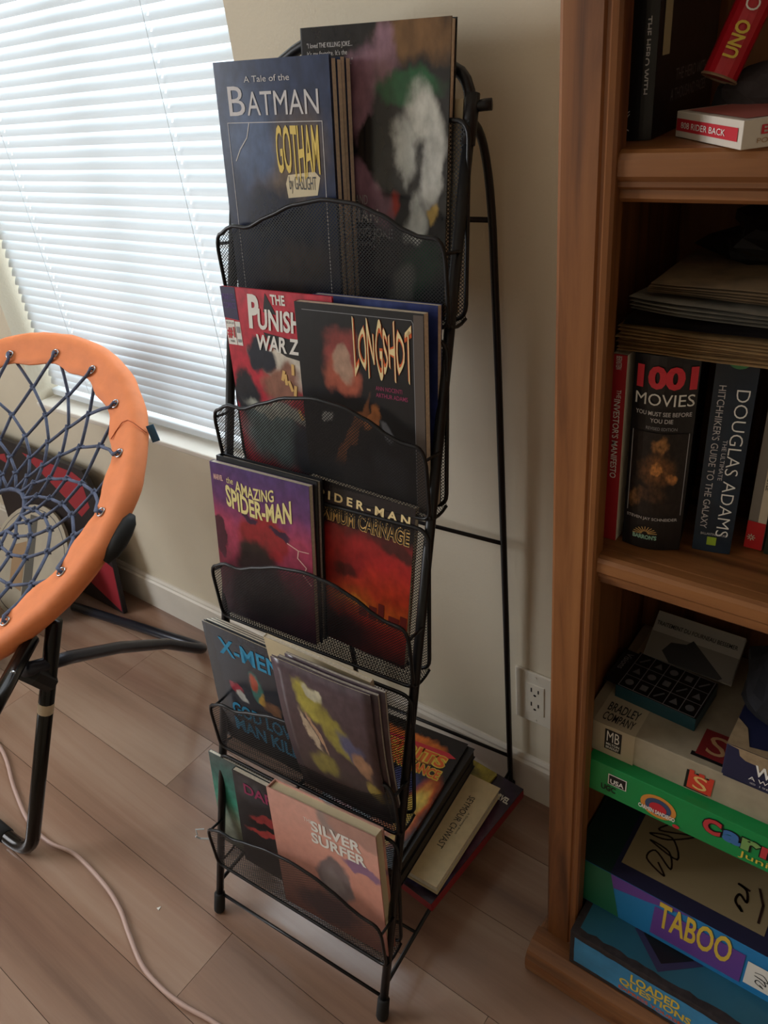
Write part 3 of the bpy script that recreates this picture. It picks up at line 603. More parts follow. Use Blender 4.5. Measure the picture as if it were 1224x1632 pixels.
# --- pile lying on the base wires (right of the rack)
def flatM(fr, br, z):
    """lying book: local y runs from its front right corner to its back right corner, x leftwards-to-right"""
    fr = Vector((fr[0], fr[1], z)); y = Vector((br[0], br[1], z)) - fr; y.normalize(); x = y.cross(Vector((0, 0, 1)))
    return fr, x, y
def pile(name, label, fr, br, z0, T, W, H, cover, **k):
    p, x, y = flatM(fr, br, z0 + T)
    M = Matrix((x, y, Vector((0, 0, 1)))).transposed().to_4x4(); M.translation = p - x * W
    return book(name, label, 'book', M, W, H, T, cover, **k)
zp = 0.0586
A_MV = art('print_violet_dark', (52, 38, 58), [(0.7, 0.1, 0.3, 0.1, 20, (96, 92, 140), 0.6), (0.85, 0.5, 0.2, 0.3, 0, (84, 50, 72), 0.7), (0.5, 0.3, 0.2, 0.1, 40, (30, 28, 40), 0.6)], rough=0.25)
RCL = mat('red_cloth', (150, 34, 44), 0.5)
t, fc = pile('hardcover_comic', 'violet hardcover with dark red edge at the foot of the pile', (-0.4295, -0.3112), (-0.4117, -0.073), zp, 0.021, 0.178, 0.255, A_MV, back=RCL, pages=RCL, tc=0.002, inset=0.0)
lettering(fc, I4, 'MARVEL', 0.137, 0.212, 0.173, 0.224, WHITE, 0.04)
A_YM = art('print_yellow_green', (176, 160, 62), [(0.7, 0.9, 0.2, 0.05, 0, (120, 110, 50), 0.6)])
pile('magazine', 'yellow magazine sticking out at the back of the pile on the rack base', (-0.478, -0.268), (-0.462, -0.058), zp + 0.0211, 0.005, 0.165, 0.212, A_YM)
A_SC = art('print_cream_drawing', (226, 204, 158), [(0.42, 0.72, 0.13, 0.11, -20, (176, 160, 130), 0.08), (0.42, 0.64, 0.12, 0.11, 0, (92, 140, 92), 0.15), (0.36, 0.60, 0.06, 0.04, 20, (170, 84, 60), 0.3), (0.36, 0.40, 0.09, 0.05, 0, (70, 50, 48), 0.3), (0.44, 0.30, 0.09, 0.03, 0, (196, 170, 120), 0.3)], dist=0.015, rough=0.5, mottle=0.06)
t, fc = pile('hardcover_book', 'cream hardcover with rounded corners and a green drawing in the pile', (-0.4275, -0.2965), (-0.4345, -0.098), zp + 0.0262, 0.019, 0.195, 0.2045, A_SC, back=CREAM, spine=CREAM, tc=0.0016, inset=0.003)
Fv = vert_down(I4, 0.158, 0.166)
lettering(fc, Fv, 'SEYMOUR CHWAST', 0, 0, 0.108, 0.011, BLACK); lettering(fc, Fv, 'A Drawing Book', 0.03, 0.0135, 0.075, 0.0175, BLACK)
DKC = mat('dark_cover', (34, 34, 38), 0.4); PDK = mat('dark_page_edges', (62, 56, 50), 0.8, noise=0.2, nscale=300)
pile('paperback_comic', 'dark softcover in the middle of the pile on the rack base', (-0.472, -0.330), (-0.494, -0.075), zp + 0.0452, 0.022, 0.17, 0.255, DKC, pages=PDK)
pile('paperback_comic', 'dark grey softcover directly under the fiery comic on the rack base', (-0.474, -0.330), (-0.4935, -0.073), zp + 0.0674, 0.020, 0.168, 0.257, DKC, pages=PDK)
A_GR = art('print_fire', (30, 26, 30), [(0.45, 0.82, 0.42, 0.11, 4, (206, 110, 46), 0.3), (0.5, 0.48, 0.32, 0.16, 10, (66, 72, 130), 0.6), (0.55, 0.44, 0.14, 0.08, 20, (120, 130, 160), 0.7), (0.86, 0.36, 0.12, 0.28, -12, (220, 96, 40), 0.6), (0.84, 0.32, 0.09, 0.24, -12, (240, 206, 96), 0.6), (0.25, 0.28, 0.14, 0.1, 0, (150, 46, 40), 0.6), (0.2, 0.45, 0.12, 0.05, 0, (196, 156, 70), 0.5), (0.65, 0.14, 0.2, 0.1, 30, (206, 110, 46), 0.6)], rough=0.25)
t, fc = pile('comic_book', 'fiery orange and blue comic on top of the pile on the rack base', (-0.479, -0.332), (-0.5055, -0.075), zp + 0.088, 0.006, 0.17, 0.258, A_GR, tc=0.0005)
obj('print_shape', MB().poly([(0.02, 0.222), (0.15, 0.226), (0.166, 0.220), (0.150, 0.214), (0.02, 0.208)], I4, 0.0004), REDI, fc)
lettering(fc, I4, 'SPIRITS', 0.02, 0.190, 0.156, 0.217, YEL, 0.09); lettering(fc, I4, 'SPIRITS', 0.022, 0.192, 0.154, 0.215, ORG, 0.02, z=0.001); lettering(fc, I4, 'OF VENGEANCE', 0.02, 0.166, 0.158, 0.188, YEL, 0.09); lettering(fc, I4, 'OF VENGEANCE', 0.022, 0.168, 0.156, 0.186, ORG, 0.02, z=0.001)

# ================================================================== bookshelf
SY = -0.24; BX0, BX1 = -0.275, 0.47; BTOP = 1.78
shelf = thing('bookshelf', 'reddish oak bookshelf with moulded shelf edges standing against the wall', 'bookshelf', Matrix.Translation((0.1, -0.12, 0)))
def bs(name, mb, m=OAKV, bev=0.002): return obj(name, mb, m, shelf, world=True, bevel=bev)
bs('side_panel', MB().box(BX0 + 0.002, BX0 + 0.022, SY + 0.02, -0.008, 0.05, BTOP)); bs('side_panel', MB().box(BX1 - 0.022, BX1 - 0.002, SY + 0.02, -0.008, 0.05, BTOP))
prof = [(0, 0), (0.045, 0), (0.045, 0.016), (0.043, 0.019), (0.039, 0.020), (0.037, 0.0175), (0.0345, 0.0175), (0.033, 0.020), (0.004, 0.020), (0.001, 0.018), (0, 0.015)]
for x0, sg in ((BX0, 1), (BX1, -1)):
    pr = [(sg * p[0], p[1]) for p in prof]
    if sg < 0: pr = pr[::-1]
    bs('stile', MB().prism(pr, frame3((x0, SY + 0.02, 0.05), (1, 0, 0), (0, -1, 0)) @ Matrix.Scale(-1, 4, (0, 0, 1)), BTOP - 0.05), bev=0)
bs('back_panel', MB().box(BX0 + 0.02, BX1 - 0.02, -0.012, -0.006, 0.05, BTOP))
def shelfboard(zt):
    s = bs('shelf', MB().box(BX0 + 0.022, BX1 - 0.022, SY + 0.022, -0.012, zt - 0.018, zt), OAKH)
    pr = [(0, 0), (0.010, 0.0), (0.014, -0.002), (0.016, -0.006), (0.016, -0.017), (0.013, -0.021), (0.013, -0.0245), (0.009, -0.027), (0.009, -0.033), (0.006, -0.036), (0, -0.036)]
    obj('edge_moulding', MB().prism(pr[::-1], frame3((BX0 + 0.044, SY + 0.022, zt), (0, -1, 0), (0, 0, 1)) @ Matrix.Scale(-1, 4, (0, 0, 1)), BX1 - BX0 - 0.088), OAKH, s, world=True)
for zt in (0.745, 1.101, 1.44): shelfboard(zt)
bs('bottom_board', MB().box(BX0 + 0.022, BX1 - 0.022, SY, -0.012, 0.036, 0.0565), OAKH)
bs('top_board', MB().box(BX0 - 0.015, BX1 + 0.015, SY - 0.02, -0.006, BTOP, BTOP + 0.025), OAKH, 0.006)
pr = [(0, 0), (0.036, 0), (0.042, 0.006), (0.044, 0.02), (0.043, 0.036), (0.036, 0.048), (0.022, 0.0555), (0, 0.0565)]
bs('plinth', MB().prism(pr[::-1], frame3((BX0 - 0.012, SY, 0), (0, -1, 0), (0, 0, 1)) @ Matrix.Scale(-1, 4, (0, 0, 1)), BX1 - BX0 + 0.024), OAKH, 0.0)
bs('plinth_side', MB().box(BX0 - 0.012, BX0 + 0.004, SY, -0.016, 0, 0.05), OAKH, 0.004)

# ------------------------------------------------------------------ books standing on shelves
def spinebook(name, label, xr, y0, z0, T, H, Dp, spine, front, yaw=0.0, lean=0.0, pages=None, bulge=0.0, group=None):
    """xr = right edge of the spine; returns thing, spine object and its face frame (x right, y up)"""
    ya = math.radians(yaw); ex = Vector((math.cos(ya), math.sin(ya), 0)); ey = Vector((-math.sin(ya), math.cos(ya), 0))
    M = Matrix((ey, Vector((0, 0, 1)), ex)).transposed().to_4x4(); M.translation = Vector((xr, y0, z0))
    M = M @ Matrix.Rotation(math.radians(lean), 4, 'X')
    t = thing(name, label, 'book', M, group); tc = 0.0008
    fc = obj('front_cover', sheet(MB(), 0, Dp, 0, H, -tc, 0), front, t, uv=(Dp, H)); obj('back_cover', sheet(MB(), 0, Dp, 0, H, -T, -T + tc), front, t, uv=(Dp, H))
    obj('pages', MB().box(tc, Dp - 0.002, 0.001, H - 0.001, -T + tc, -tc), pages or PAGES, t)
    mb = MB(); n = 8; vs = []; fs = []
    bl = lambda q: -tc - bulge * math.sin(math.pi * q)
    for i in range(n + 1):
        q = i / n; vs += [(bl(q), 0, -T + T * q), (bl(q), H, -T + T * q)]
    for i in range(n): fs.append((2 * i, 2 * i + 2, 2 * i + 3, 2 * i + 1))
    k = len(vs); vs += [(0.001, 0, -T), (0.001, H, -T), (0.001, 0, 0), (0.001, H, 0)]
    fs += [tuple([k + 2] + [2 * i for i in range(n, -1, -1)] + [k]), tuple([k + 1] + [2 * i + 1 for i in range(n + 1)] + [k + 3])]
    mb.add(vs, fs); sp = obj('spine', mb, spine, t, smooth=False)
    F = Matrix((Vector((0, 0, 1)), Vector((0, 1, 0)), Vector((-1, 0, 0)))).transposed().to_4x4(); F.translation = Vector((-tc, 0, -T))
    return t, sp, F, fc, (lambda x, y: bulge * math.sin(math.pi * min(max(x / T, 0), 1)))
RED = mat('red_cover', (168, 34, 42), 0.45); WHC = mat('white_cover', (216, 204, 184), 0.55); BLK = mat('black_spine', (24, 22, 24), 0.35)
Z2 = 0.7455
t, sp, F, fc, bd = spinebook('paperback_book', 'thin red paperback spine standing next to the left side of the bookshelf', -0.2255, -0.2, Z2, 0.0135, 0.191, 0.13, RED, WHC)
lettering(sp, vert_down(F, 0.004, 0.155), "INVESTOR'S MANIFESTO", 0.005, 0, 0.085, 0.006, WHITE, 0.01); lettering(sp, vert_down(F, 0.006, 0.155), 'THE', -0.004, 0, 0.004, 0.004, WHITE); lettering(sp, vert_down(F, 0.004, 0.19), 'BERNSTEIN', 0, 0, 0.012, 0.005, WHITE)
# thick black reference book with a curved spine
t, sp, F, fc, bd = spinebook('reference_book', 'thick black paperback with red numerals and a golden picture on its curved spine', -0.1685, -0.1865, Z2, 0.0525, 0.1945, 0.13, BLK, BLK, yaw=12, bulge=0.007)
def L3(s, x0, y0, x1, y1, m, b=0.0): lettering(sp, F, s, x0, y0, x1, y1, m, b, bend=bd, z=0.0012)
RED2 = ink('numeral_red', (214, 48, 62))
L3('1001', 0.003, 0.165, 0.0515, 0.186, RED2, 0.05); L3('MOVIES', 0.003, 0.150, 0.051, 0.161, WHITE); L3('YOU MUST SEE BEFORE', 0.004, 0.1405, 0.050, 0.1445, SILV, 0.01); L3('YOU DIE', 0.017, 0.134, 0.036, 0.138, SILV, 0.01); L3('REVISED EDITION', 0.014, 0.127, 0.040, 0.130, GREY)
pic = MB(); n = 10; vs = []; fs = []
for i in range(n + 1):
    x = 0.003 + (0.050 - 0.003) * i / n
    vs += [F @ Vector((x, 0.040, 0.0008 + bd(x, 0))), F @ Vector((x, 0.124, 0.0008 + bd(x, 0)))]
for i in range(n): fs.append((2 * i, 2 * i + 2, 2 * i + 3, 2 * i + 1))
pic.add(vs, fs)
A_G = art('print_gold_figure', (28, 22, 20), [(0.52, 0.84, 0.14, 0.10, 0, (150, 104, 60), 0.6), (0.50, 0.55, 0.30, 0.18, 0, (110, 72, 40), 0.8), (0.50, 0.57, 0.12, 0.07, 0, (196, 130, 70), 0.4), (0.78, 0.45, 0.10, 0.07, 0, (170, 112, 62), 0.5), (0.15, 0.2, 0.15, 0.1, 30, (120, 84, 50), 0.7), (0.45, 0.25, 0.25, 0.1, 0, (74, 50, 34), 0.8)], dist=0.08, nscale=9, mottle=0.6)
po = obj('print_picture', pic, A_G, sp); l = po.data.uv_layers.new(name='UVMap')
for lp in po.data.loops:
    i = lp.vertex_index; l.data[lp.index].uv = ((i // 2) / n, i % 2)
fr_ = MB()
for (xa, ya_), (xb, yb_) in (((0.003, 0.040), (0.003, 0.124)), ((0.050, 0.040), (0.050, 0.124))): fr_.stroke([(xa, ya_), (xb, yb_)], 0.0006, F @ Matrix.Translation((0, 0, bd(xa, 0) + 0.0006)))
obj('print_frame', fr_, GREY, sp)
L3('STEVEN JAY SCHNEIDER', 0.003, 0.0325, 0.048, 0.0365, SILV, 0.01); L3("BARRON'S", 0.010, 0.0115, 0.032, 0.0165, ink('mint', (150, 196, 176)), 0.04)
ra_ = MB()
for q in range(11):
    a_ = math.pi * (q + 0.5) / 11; cx_, cy_ = 0.021, 0.0175
    ra_.stroke([(cx_ + 0.003 * math.cos(a_), cy_ + 0.003 * math.sin(a_)), (cx_ + 0.011 * math.cos(a_), cy_ + 0.008 * math.sin(a_))], 0.0006, F, bd(0.021, 0) + 0.0012)
obj('print_emblem', ra_, GOLD, sp)
# dark blue paperback
A_BL = art('spine_night_blue', [(0, (20, 54, 66)), (0.5, (28, 42, 62)), (0.85, (42, 42, 46)), (1, (74, 72, 66))])
BLU = mat('night_blue_cover', (30, 44, 58), 0.4, noise=0.3, nscale=30); TEALC = mat('teal_cover', (22, 48, 56), 0.4)
t, sp, F, fc, bd = spinebook('paperback_book', 'worn dark blue paperback with large white capitals down its spine', -0.1265, -0.1725, Z2, 0.033, 0.193, 0.125, BLU, BLK, yaw=11, bulge=0.001)
lettering(sp, vert_down(F, 0.0185, 0.165), 'DOUGLAS ADAMS', 0, 0, 0.146, 0.0105, WHITE, -0.01, z=0.0016); lettering(sp, vert_down(F, 0.0045, 0.168), "HITCHHIKER'S GUIDE TO THE GALAXY", 0, 0, 0.142, 0.006, SILV, z=0.0016); lettering(sp, vert_down(F, 0.0135, 0.118), 'THE ULTIMATE', 0, 0, 0.040, 0.0036, SILV, z=0.0016)
obj('print_shape', MB().rect(0.012, 0.008, 0.020, 0.017, F, 0.0014), ink('lime', (150, 176, 50)), sp); obj('print_shape', MB().disc(0.018, 0.190, 0.009, 0.007, F, 0.0014), GREEN, sp); lettering(sp, F, 'BALLANTINE BOOKS', 0.006, 0.019, 0.028, 0.0215, SILV, z=0.0016)
# red, grey and white paperback
t, sp, F, fc, bd = spinebook('paperback_book', 'slim red grey and white paperback beside the worn dark blue paperback', -0.1035, -0.1535, Z2, 0.0155, 0.1885, 0.12, mat('grey_cover', (140, 134, 128), 0.5), WHC)
obj('print_band', MB().rect(0, 0.148, 0.0155, 0.188, F, 0.0010), ink('bright_red', (200, 36, 42)), sp); obj('print_band', MB().rect(0, 0.0005, 0.0155, 0.030, F, 0.0010), ink('bright_red', (200, 36, 42)), sp); obj('print_band', MB().rect(0.0085, 0.030, 0.0155, 0.148, F, 0.0010), WHC, sp)
lettering(sp, vert_down(F, 0.0098, 0.145), 'THE MAN IN THE HIGH CASTLE', 0, 0, 0.080, 0.004, BLACK, z=0.0016)
st = MB()
for q in range(8): a_ = q * math.pi / 4; st.stroke([(0.005 + 0.0012 * math.cos(a_), 0.013 + 0.0012 * math.sin(a_)), (0.005 + 0.0034 * math.cos(a_), 0.013 + 0.0034 * math.sin(a_))], 0.0009, F, 0.0016)
obj('print_emblem', st, WHC, sp)
t, sp, F, fc, bd = spinebook('paperback_book', 'dark green black paperback right of the slim red and white one', -0.079, -0.157, Z2, 0.022, 0.186, 0.12, mat('green_black', (28, 36, 26), 0.4), BLK)
obj('print_shape', MB().rect(0.004, 0.012, 0.018, 0.020, F, 0.0012), ink('lime', (150, 176, 50)), sp)
for k in range(2):
    spinebook('paperback_book', ('brown', 'grey blue')[k] + ' paperback further along the middle shelf of the bookshelf', -0.05 + 0.028 * k, -0.16, Z2, 0.026, 0.189, 0.12, mat('plain_spine%d' % k, ((96, 66, 44), (70, 80, 96))[k], 0.5), BLK)
# loose papers lying over the books
def wavy(x0, x1, y0, y1, z, amp, seed, n=14, m_=8, layers=4, dz=0.0016, fold=0.0, mi=0):
    mb = MB()
    for L in range(layers):
        vs = []; fs = []; dx = 0.004 * mnoise.noise((L * 3.1, seed, 0)); dy = 0.004 * mnoise.noise((L * 2.3, seed, 4))
        for j in range(m_ + 1):
            for i in range(n + 1):
                a, b_ = i / n, j / m_; x = x0 + (x1 - x0) * a + dx; y = y0 + (y1 - y0) * b_ + dy + 0.003 * mnoise.noise((a * 5, seed, L * .3))
                zz = z + L * dz + amp * (0.5 + 0.5 * mnoise.noise((a * 2.6 + seed, b_ * 1.7, seed * 0.7 + L * 0.08))) * (0.4 + L / layers) + fold * (1 - a) ** 4 * (1 - b_)
                vs.append((x, y, zz))
        k = n + 1
        for j in range(m_):
            for i in range(n): fs.append((j * k + i, j * k + i + 1, (j + 1) * k + i + 1, (j + 1) * k + i))
        mb.add(vs, fs, mi)
    return mb
NEWS = mat('yellowed_newsprint', (176, 140, 92), 0.85, noise=0.2, nscale=60); GPAP = mat('grey_newsprint', (120, 112, 98), 0.85, noise=0.35, nscale=45); DPAP = mat('dark_glossy_paper', (52, 44, 44), 0.5, noise=0.5, nscale=30)
def loose(name, label, cat, mb, m, **k): return tag(obj(name, mb, m, None, smooth=False), label, cat)
loose('newspaper_bundle', 'yellowed bundle of old newspaper lying on top of the books', 'newspaper', wavy(-0.236, 0.06, -0.201, -0.04, 0.9405, 0.004, 1, layers=9, dz=0.0021), NEWS)
loose('magazine', 'rumpled dark magazine on the yellowed newspaper bundle', 'magazine', wavy(-0.232, 0.05, -0.20, -0.04, 0.963, 0.006, 5, layers=4, dz=0.001), DPAP)
loose('magazine', 'curled grey magazine lying over the rumpled dark magazine', 'magazine', wavy(-0.222, 0.05, -0.212, -0.045, 0.9735, 0.010, 9, layers=4, dz=0.0012, fold=0.006), GPAP)
loose('magazine', 'uppermost curled magazine with a tan edge in the paper pile', 'magazine', wavy(-0.212, 0.06, -0.206, -0.05, 0.989, 0.008, 13, layers=5, dz=0.001, fold=0.004), mat('tan_paper', (132, 108, 78), 0.85, noise=0.3, nscale=50))
def lump(cx, cy, cz, rx, ry, rz, seed, amp=0.25, n=26, m_=16, freq=2.2):
    mb = MB(); vs = []; fs = []
    for j in range(m_ + 1):
        for i in range(n):
            a = 2 * math.pi * i / n; b_ = math.pi * j / m_
            d = Vector((math.cos(a) * math.sin(b_), math.sin(a) * math.sin(b_), math.cos(b_))); k = 1 + amp * mnoise.noise(d * freq + Vector((seed, 0, 0))) + amp * 0.4 * mnoise.noise(d * freq * 3 + Vector((0, seed, 0)))
            zz = d.z * rz * k
            if zz < -rz * 0.55: zz = -rz * 0.55
            vs.append((cx + d.x * rx * k, cy + d.y * ry * k, cz + zz))
    for j in range(m_):
        for i in range(n): fs.append((j * n + i, (j + 1) * n + i, (j + 1) * n + (i + 1) % n, j * n + (i + 1) % n))
    return mb.add(vs, fs)
loose('black_bag', 'crumpled black plastic bag on top of the paper pile in the bookshelf', 'bag', lump(-0.085, -0.115, 1.018, 0.10, 0.055, 0.034, 3, 0.35), mat('black_plastic', (22, 21, 22), 0.35, noise=0.3, nscale=40))

# ------------------------------------------------------------------ top shelf
Z1 = 1.1015
A_H = art('cover_dark_photo', (26, 26, 29), [(0.72, 0.72, 0.45, 0.30, 0, (66, 54, 50), 0.5), (0.5, 0.58, 0.15, 0.08, 20, (110, 90, 76), 0.7)], mottle=0.5)
t, sp, F, fc, bd = spinebook('hardcover_book', 'black hardcover with grey spine capitals at the end of the upper shelf', -0.2235, -0.1885, Z1, 0.0235, 0.235, 0.150, BLK, A_H, yaw=2, bulge=0.002)
lettering(sp, vert_down(F, 0.0150, 0.078), 'THE HERO WITH', 0, 0, 0.048, 0.0042, SILV, 0.02, z=0.0016); lettering(sp, vert_down(F, 0.0080, 0.083), 'A THOUSAND FACES', 0, 0, 0.060, 0.0042, SILV, 0.02, z=0.0016)
em = MB(); em.disc(0.0095, 0.014, 0.0018, 0.0035, F, 0.0016)
for r_ in (0.0045, 0.0062): em.stroke([(0.0095 + r_ * math.cos(math.radians(q)), 0.014 + r_ * math.sin(math.radians(q))) for q in range(20, 161, 20)], 0.0007, F, 0.0016)
em.stroke([(0.0045, 0.008), (0.0095, 0.0055), (0.0145, 0.008)], 0.0008, F, 0.0016)
obj('print_emblem', em, SILV, sp)
obj('print_strip', MB().rect(0.010, 0.053, 0.026, 0.234, I4, 0.0004), mat('cream_strip', (176, 166, 130), 0.5), fc)
lettering(fc, I4, 'THE HERO WITH', 0.045, 0.034, 0.125, 0.042, GREY, z=0.0006); lettering(fc, I4, 'A THOUSAND FACES', 0.036, 0.021, 0.126, 0.029, GREY, z=0.0006)
# card box
pA, pB, pC = Vector((-0.210, -0.1765, Z1)), Vector((-0.145, -0.244, Z1)), Vector((-0.097, -0.2))
dx_ = (pB - pA).normalized(); Mc = frame3(pA, dx_, Vector((0, 0, 1)).cross(dx_))
t = thing('playing_card_box', 'white and red playing card box on the upper shelf', 'card box', Mc)
LN = (pB - pA).length
cb = obj('carton', MB().box(0, LN, 0, 0.063, 0, 0.017), mat('card_box_white', (214, 204, 190), 0.5), t, bevel=0.0006)
Ff = frame3((0, 0, 0), (1, 0, 0), (0, 0, 1)); Fe = frame3((LN, 0, 0), (0, 1, 0), (0, 0, 1)); Ft = Matrix.Translation((0, 0, 0.017))
obj('print_band', MB().rect(0.002, 0.0045, LN - 0.005, 0.0125, Ff, 0.0005), REDI, t); obj('print_panel', MB().rect(0.006, 0.005, LN - 0.006, 0.058, Ft, 0.0004), ink('faded_red', (170, 96, 88)), t)
lettering(t, Ff, '808 RIDER BACK', 0.010, 0.0065, LN - 0.02, 0.0105, WHITE, z=0.001); lettering(t, Fe, 'Bo', 0.012, 0.008, 0.026, 0.0135, REDI, 0.02, z=0.0007); lettering(t, Fe, 'POKER', 0.010, 0.003, 0.028, 0.006, ink('tan', (170, 130, 90)), z=0.0007)
# red card game pack leaning
q0 = on(1147, 122, 1, -0.168); q1 = on(1222, -40, 1, -0.150); ax_ = (q1 - q0).normalized(); nrm = (CAM - q0).normalized()
side_ = ax_.cross(nrm).normalized(); nrm = side_.cross(ax_).normalized()
Mu = Matrix((ax_, nrm.cross(ax_), nrm)).transposed().to_4x4(); Mu.translation = q0 - nrm * 0.012
t = thing('card_game_pack', 'red card game pack leaning above the white card box', 'game', Mu)
WU = 0.0125
obj('pack', MB().prism([(WU * math.cos(a_ * math.pi / 8), 0.012 * math.sin(a_ * math.pi / 8)) for a_ in range(16)], frame3((0.001, 0, 0), (0, 1, 0), (0, 0, 1)), 0.16), mat('pack_red', (190, 24, 40), 0.3), t, smooth=False)
obj('rim', MB().tube([(0.0005, WU * math.cos(a_ * math.pi / 12), 0.012 * math.sin(a_ * math.pi / 12)) for a_ in range(24)], 0.0010, 5, closed=True), mat('rim_tan', (150, 120, 92), 0.5), t)
Fu = Matrix.Translation((0, 0, 0.0125))
lettering(t, Fu, 'UNO', 0.012, -0.005, 0.035, 0.005, YEL, 0.03); lettering(t, Fu, 'Card Game', 0.041, -0.0045, 0.092, 0.005, WHITE)
loose('cloth_pouch', 'dark grey cloth pouch on the upper shelf under the red card game pack', 'pouch', lump(-0.150, -0.118, 1.1175, 0.052, 0.046, 0.027, 8, 0.12), mat('grey_cloth', (62, 56, 58), 0.9, noise=0.2, nscale=60))

# ------------------------------------------------------------------ board games
def gamebox(name, label, x0, x1, y0, y1, z0, z1, lid, base=None, lidgap=0.004, yaw=0.0):
    M = Matrix.Translation((x0, y0, z0)) @ Matrix.Rotation(math.radians(yaw), 4, 'Z'); t = thing(name, label, 'board game', M)
    w_, d_, h = x1 - x0, y1 - y0, z1 - z0
    obj('base_tray', MB().box(0.0015, w_ - 0.0015, 0.0015, d_ - 0.0015, 0, h * 0.5), base or lid, t)
    l = obj('lid', MB().box(0, w_, 0, d_, lidgap, h), lid, t, bevel=0.0008)
    def fp(px, py):
        p = M.inverted() @ on(px, py, 1, y0); return p.x, p.z
    Fr = frame3((0, 0, 0), (1, 0, 0), (0, 0, 1)); Tp = Matrix.Translation((0, 0, h))
    return t, l, Fr, Tp, fp, M
def by_px(l, Fr, fp, s, pl_, pr_, m, b=0.0, z=0.0008, **k):
    """text box on a front face from its lower left and upper right photo pixels"""
    a, c_ = fp(*pl_), fp(*pr_); return lettering(l, Fr, s, a[0], a[1], c_[0], c_[1], m, b, z=z, **k)
# worn blue party game at the bottom
LQB = mat('box_blue', (56, 136, 184), 0.45, noise=0.18, nscale=25); LQT = mat('box_blue_top', (40, 96, 118), 0.45, noise=0.12, nscale=12); WORN = mat('worn_board', (44, 36, 38), 0.8, noise=0.5, nscale=90)
t, l, Fr, Tp, fp, M = gamebox('board_game_box', 'worn blue game box with black scuffed edges at the bottom of the stack', -0.2285, 0.06, -0.262, -0.016, 0.0572, 0.1365, WORN, WORN, 0.0)
rr = random.Random(5); w_, h_ = 0.2885, 0.0793
def ragged(x0, y0, x1, y1, n, j):
    pts = [(x0 + (x1 - x0) * i / n, y0 + rr.uniform(-j, j)) for i in range(n + 1)] + [(x1 + rr.uniform(-j, j), y0 + (y1 - y0) * i / 4) for i in range(1, 4)]
    pts += [(x1 - (x1 - x0) * i / n, y1 + rr.uniform(-j, j)) for i in range(n + 1)] + [(x0 + rr.uniform(-j, j), y1 - (y1 - y0) * i / 4) for i in range(1, 4)]
    return pts
obj('print_side', MB().poly(ragged(0.007, 0.010, w_ - 0.01, h_ - 0.010, 24, 0.0012), Fr, 0.0005), LQB, l); obj('print_top', MB().poly(ragged(0.010, 0.010, w_ - 0.01, 0.236, 24, 0.0015), Tp, 0.0005), LQT, l)
obj('print_shape', MB().poly([(0.07, 0.05), (0.115, 0.012), (0.16, 0.05), (0.115, 0.10)], Tp, 0.0008), ink('dull_purple', (52, 48, 84)), l); obj('print_shape', MB().poly([(0.082, 0.05), (0.115, 0.024), (0.148, 0.05), (0.115, 0.09)], Tp, 0.0011), BLACK, l)
lettering(l, Fr, 'LOADED', 0.086, 0.044, 0.150, 0.063, YEL, 0.03, z=0.0009); lettering(l, Fr, 'QUESTIONS', 0.072, 0.024, 0.166, 0.042, YEL, 0.03, z=0.0009); lettering(l, Fr, 'EXPRESS YOURSELF', 0.072, 0.013, 0.166, 0.021, ORG, 0.02, z=0.0009)
# word game
TBL = mat('box_bright_blue', (40, 128, 190), 0.4); TGR = ink('box_green', (34, 108, 78)); TPU = ink('box_purple', (104, 66, 150)); TTOP = mat('box_dark_top', (44, 42, 70), 0.4)
t, l, Fr, Tp, fp, M = gamebox('board_game_box', 'blue green and purple game box with tall yellow capitals', -0.250, 0.05, -0.212, -0.016, 0.1368, 0.2285, TBL)
w_, h_ = 0.30, 0.0917
obj('print_side', MB().poly([(0, 0.004), (0.068, 0.004), (0.053, h_), (0, h_)], Fr, 0.0005), TGR, l); obj('print_side', MB().poly([(0.053, h_), (0.058, h_ * 0.70), (0.100, h_ * 0.80), (0.16, h_)], Fr, 0.0006), TPU, l)
obj('print_top', MB().rect(0.0, 0.0, w_, 0.19, Tp, 0.0004), TTOP, l); obj('print_top', MB().poly([(0, 0), (0.052, 0), (0.052, 0.19), (0, 0.19)], Tp, 0.0006), ink('dark_green', (24, 50, 46)), l)
a0, a1 = fp(1035, 1487), fp(1197, 1494)
obj('print_side', MB().poly([(a0[0], 0.012), (a1[0], 0.012), (a1[0], 0.074), (a0[0] + 0.002, 0.074)], Fr, 0.0007), TPU, l)
by_px(l, Fr, fp, 'TABOO', (1047, 1474), (1171, 1499), YEL, 0.02, z=0.001)
a2 = fp(1188, 1548); obj('print_side', MB().rect(a2[0], 0.018, a2[0] + 0.05, 0.066, Fr, 0.0009), WHITE, l)
rs = random.Random(11)
def scrib(mb, cx, cy, sx, sy, n, F, w_, z=0.0012):
    pts = [(cx + sx * math.sin(i * 1.9 + 0.4 * math.sin(i)) * (0.5 + i / n * 0.5), cy + sy * (i / n - 0.5) * 2 + sy * 0.3 * math.cos(i * 2.3)) for i in range(n)]
    sm_ = []
    for i in range(len(pts) - 1):
        p0 = pts[max(i - 1, 0)]; p1 = pts[i]; p2 = pts[i + 1]; p3 = pts[min(i + 2, len(pts) - 1)]
        for k in range(5):
            u_ = k / 5; sm_.append(tuple(0.5 * (2 * p1[d] + (p2[d] - p0[d]) * u_ + (2 * p0[d] - 5 * p1[d] + 4 * p2[d] - p3[d]) * u_ ** 2 + (3 * p1[d] - p0[d] - 3 * p2[d] + p3[d]) * u_ ** 3) for d in (0, 1)))
    mb.stroke(sm_, w_, F, z)
obj('print_drawing', (lambda q: (scrib(q, a2[0] + 0.018, 0.040, 0.010, 0.014, 10, Fr, 0.0012), q)[1])(MB()), BLACK, l)
def tp(px, py): p = M.inverted() @ on(px, py, 2, 0.2285); return p.x, p.y
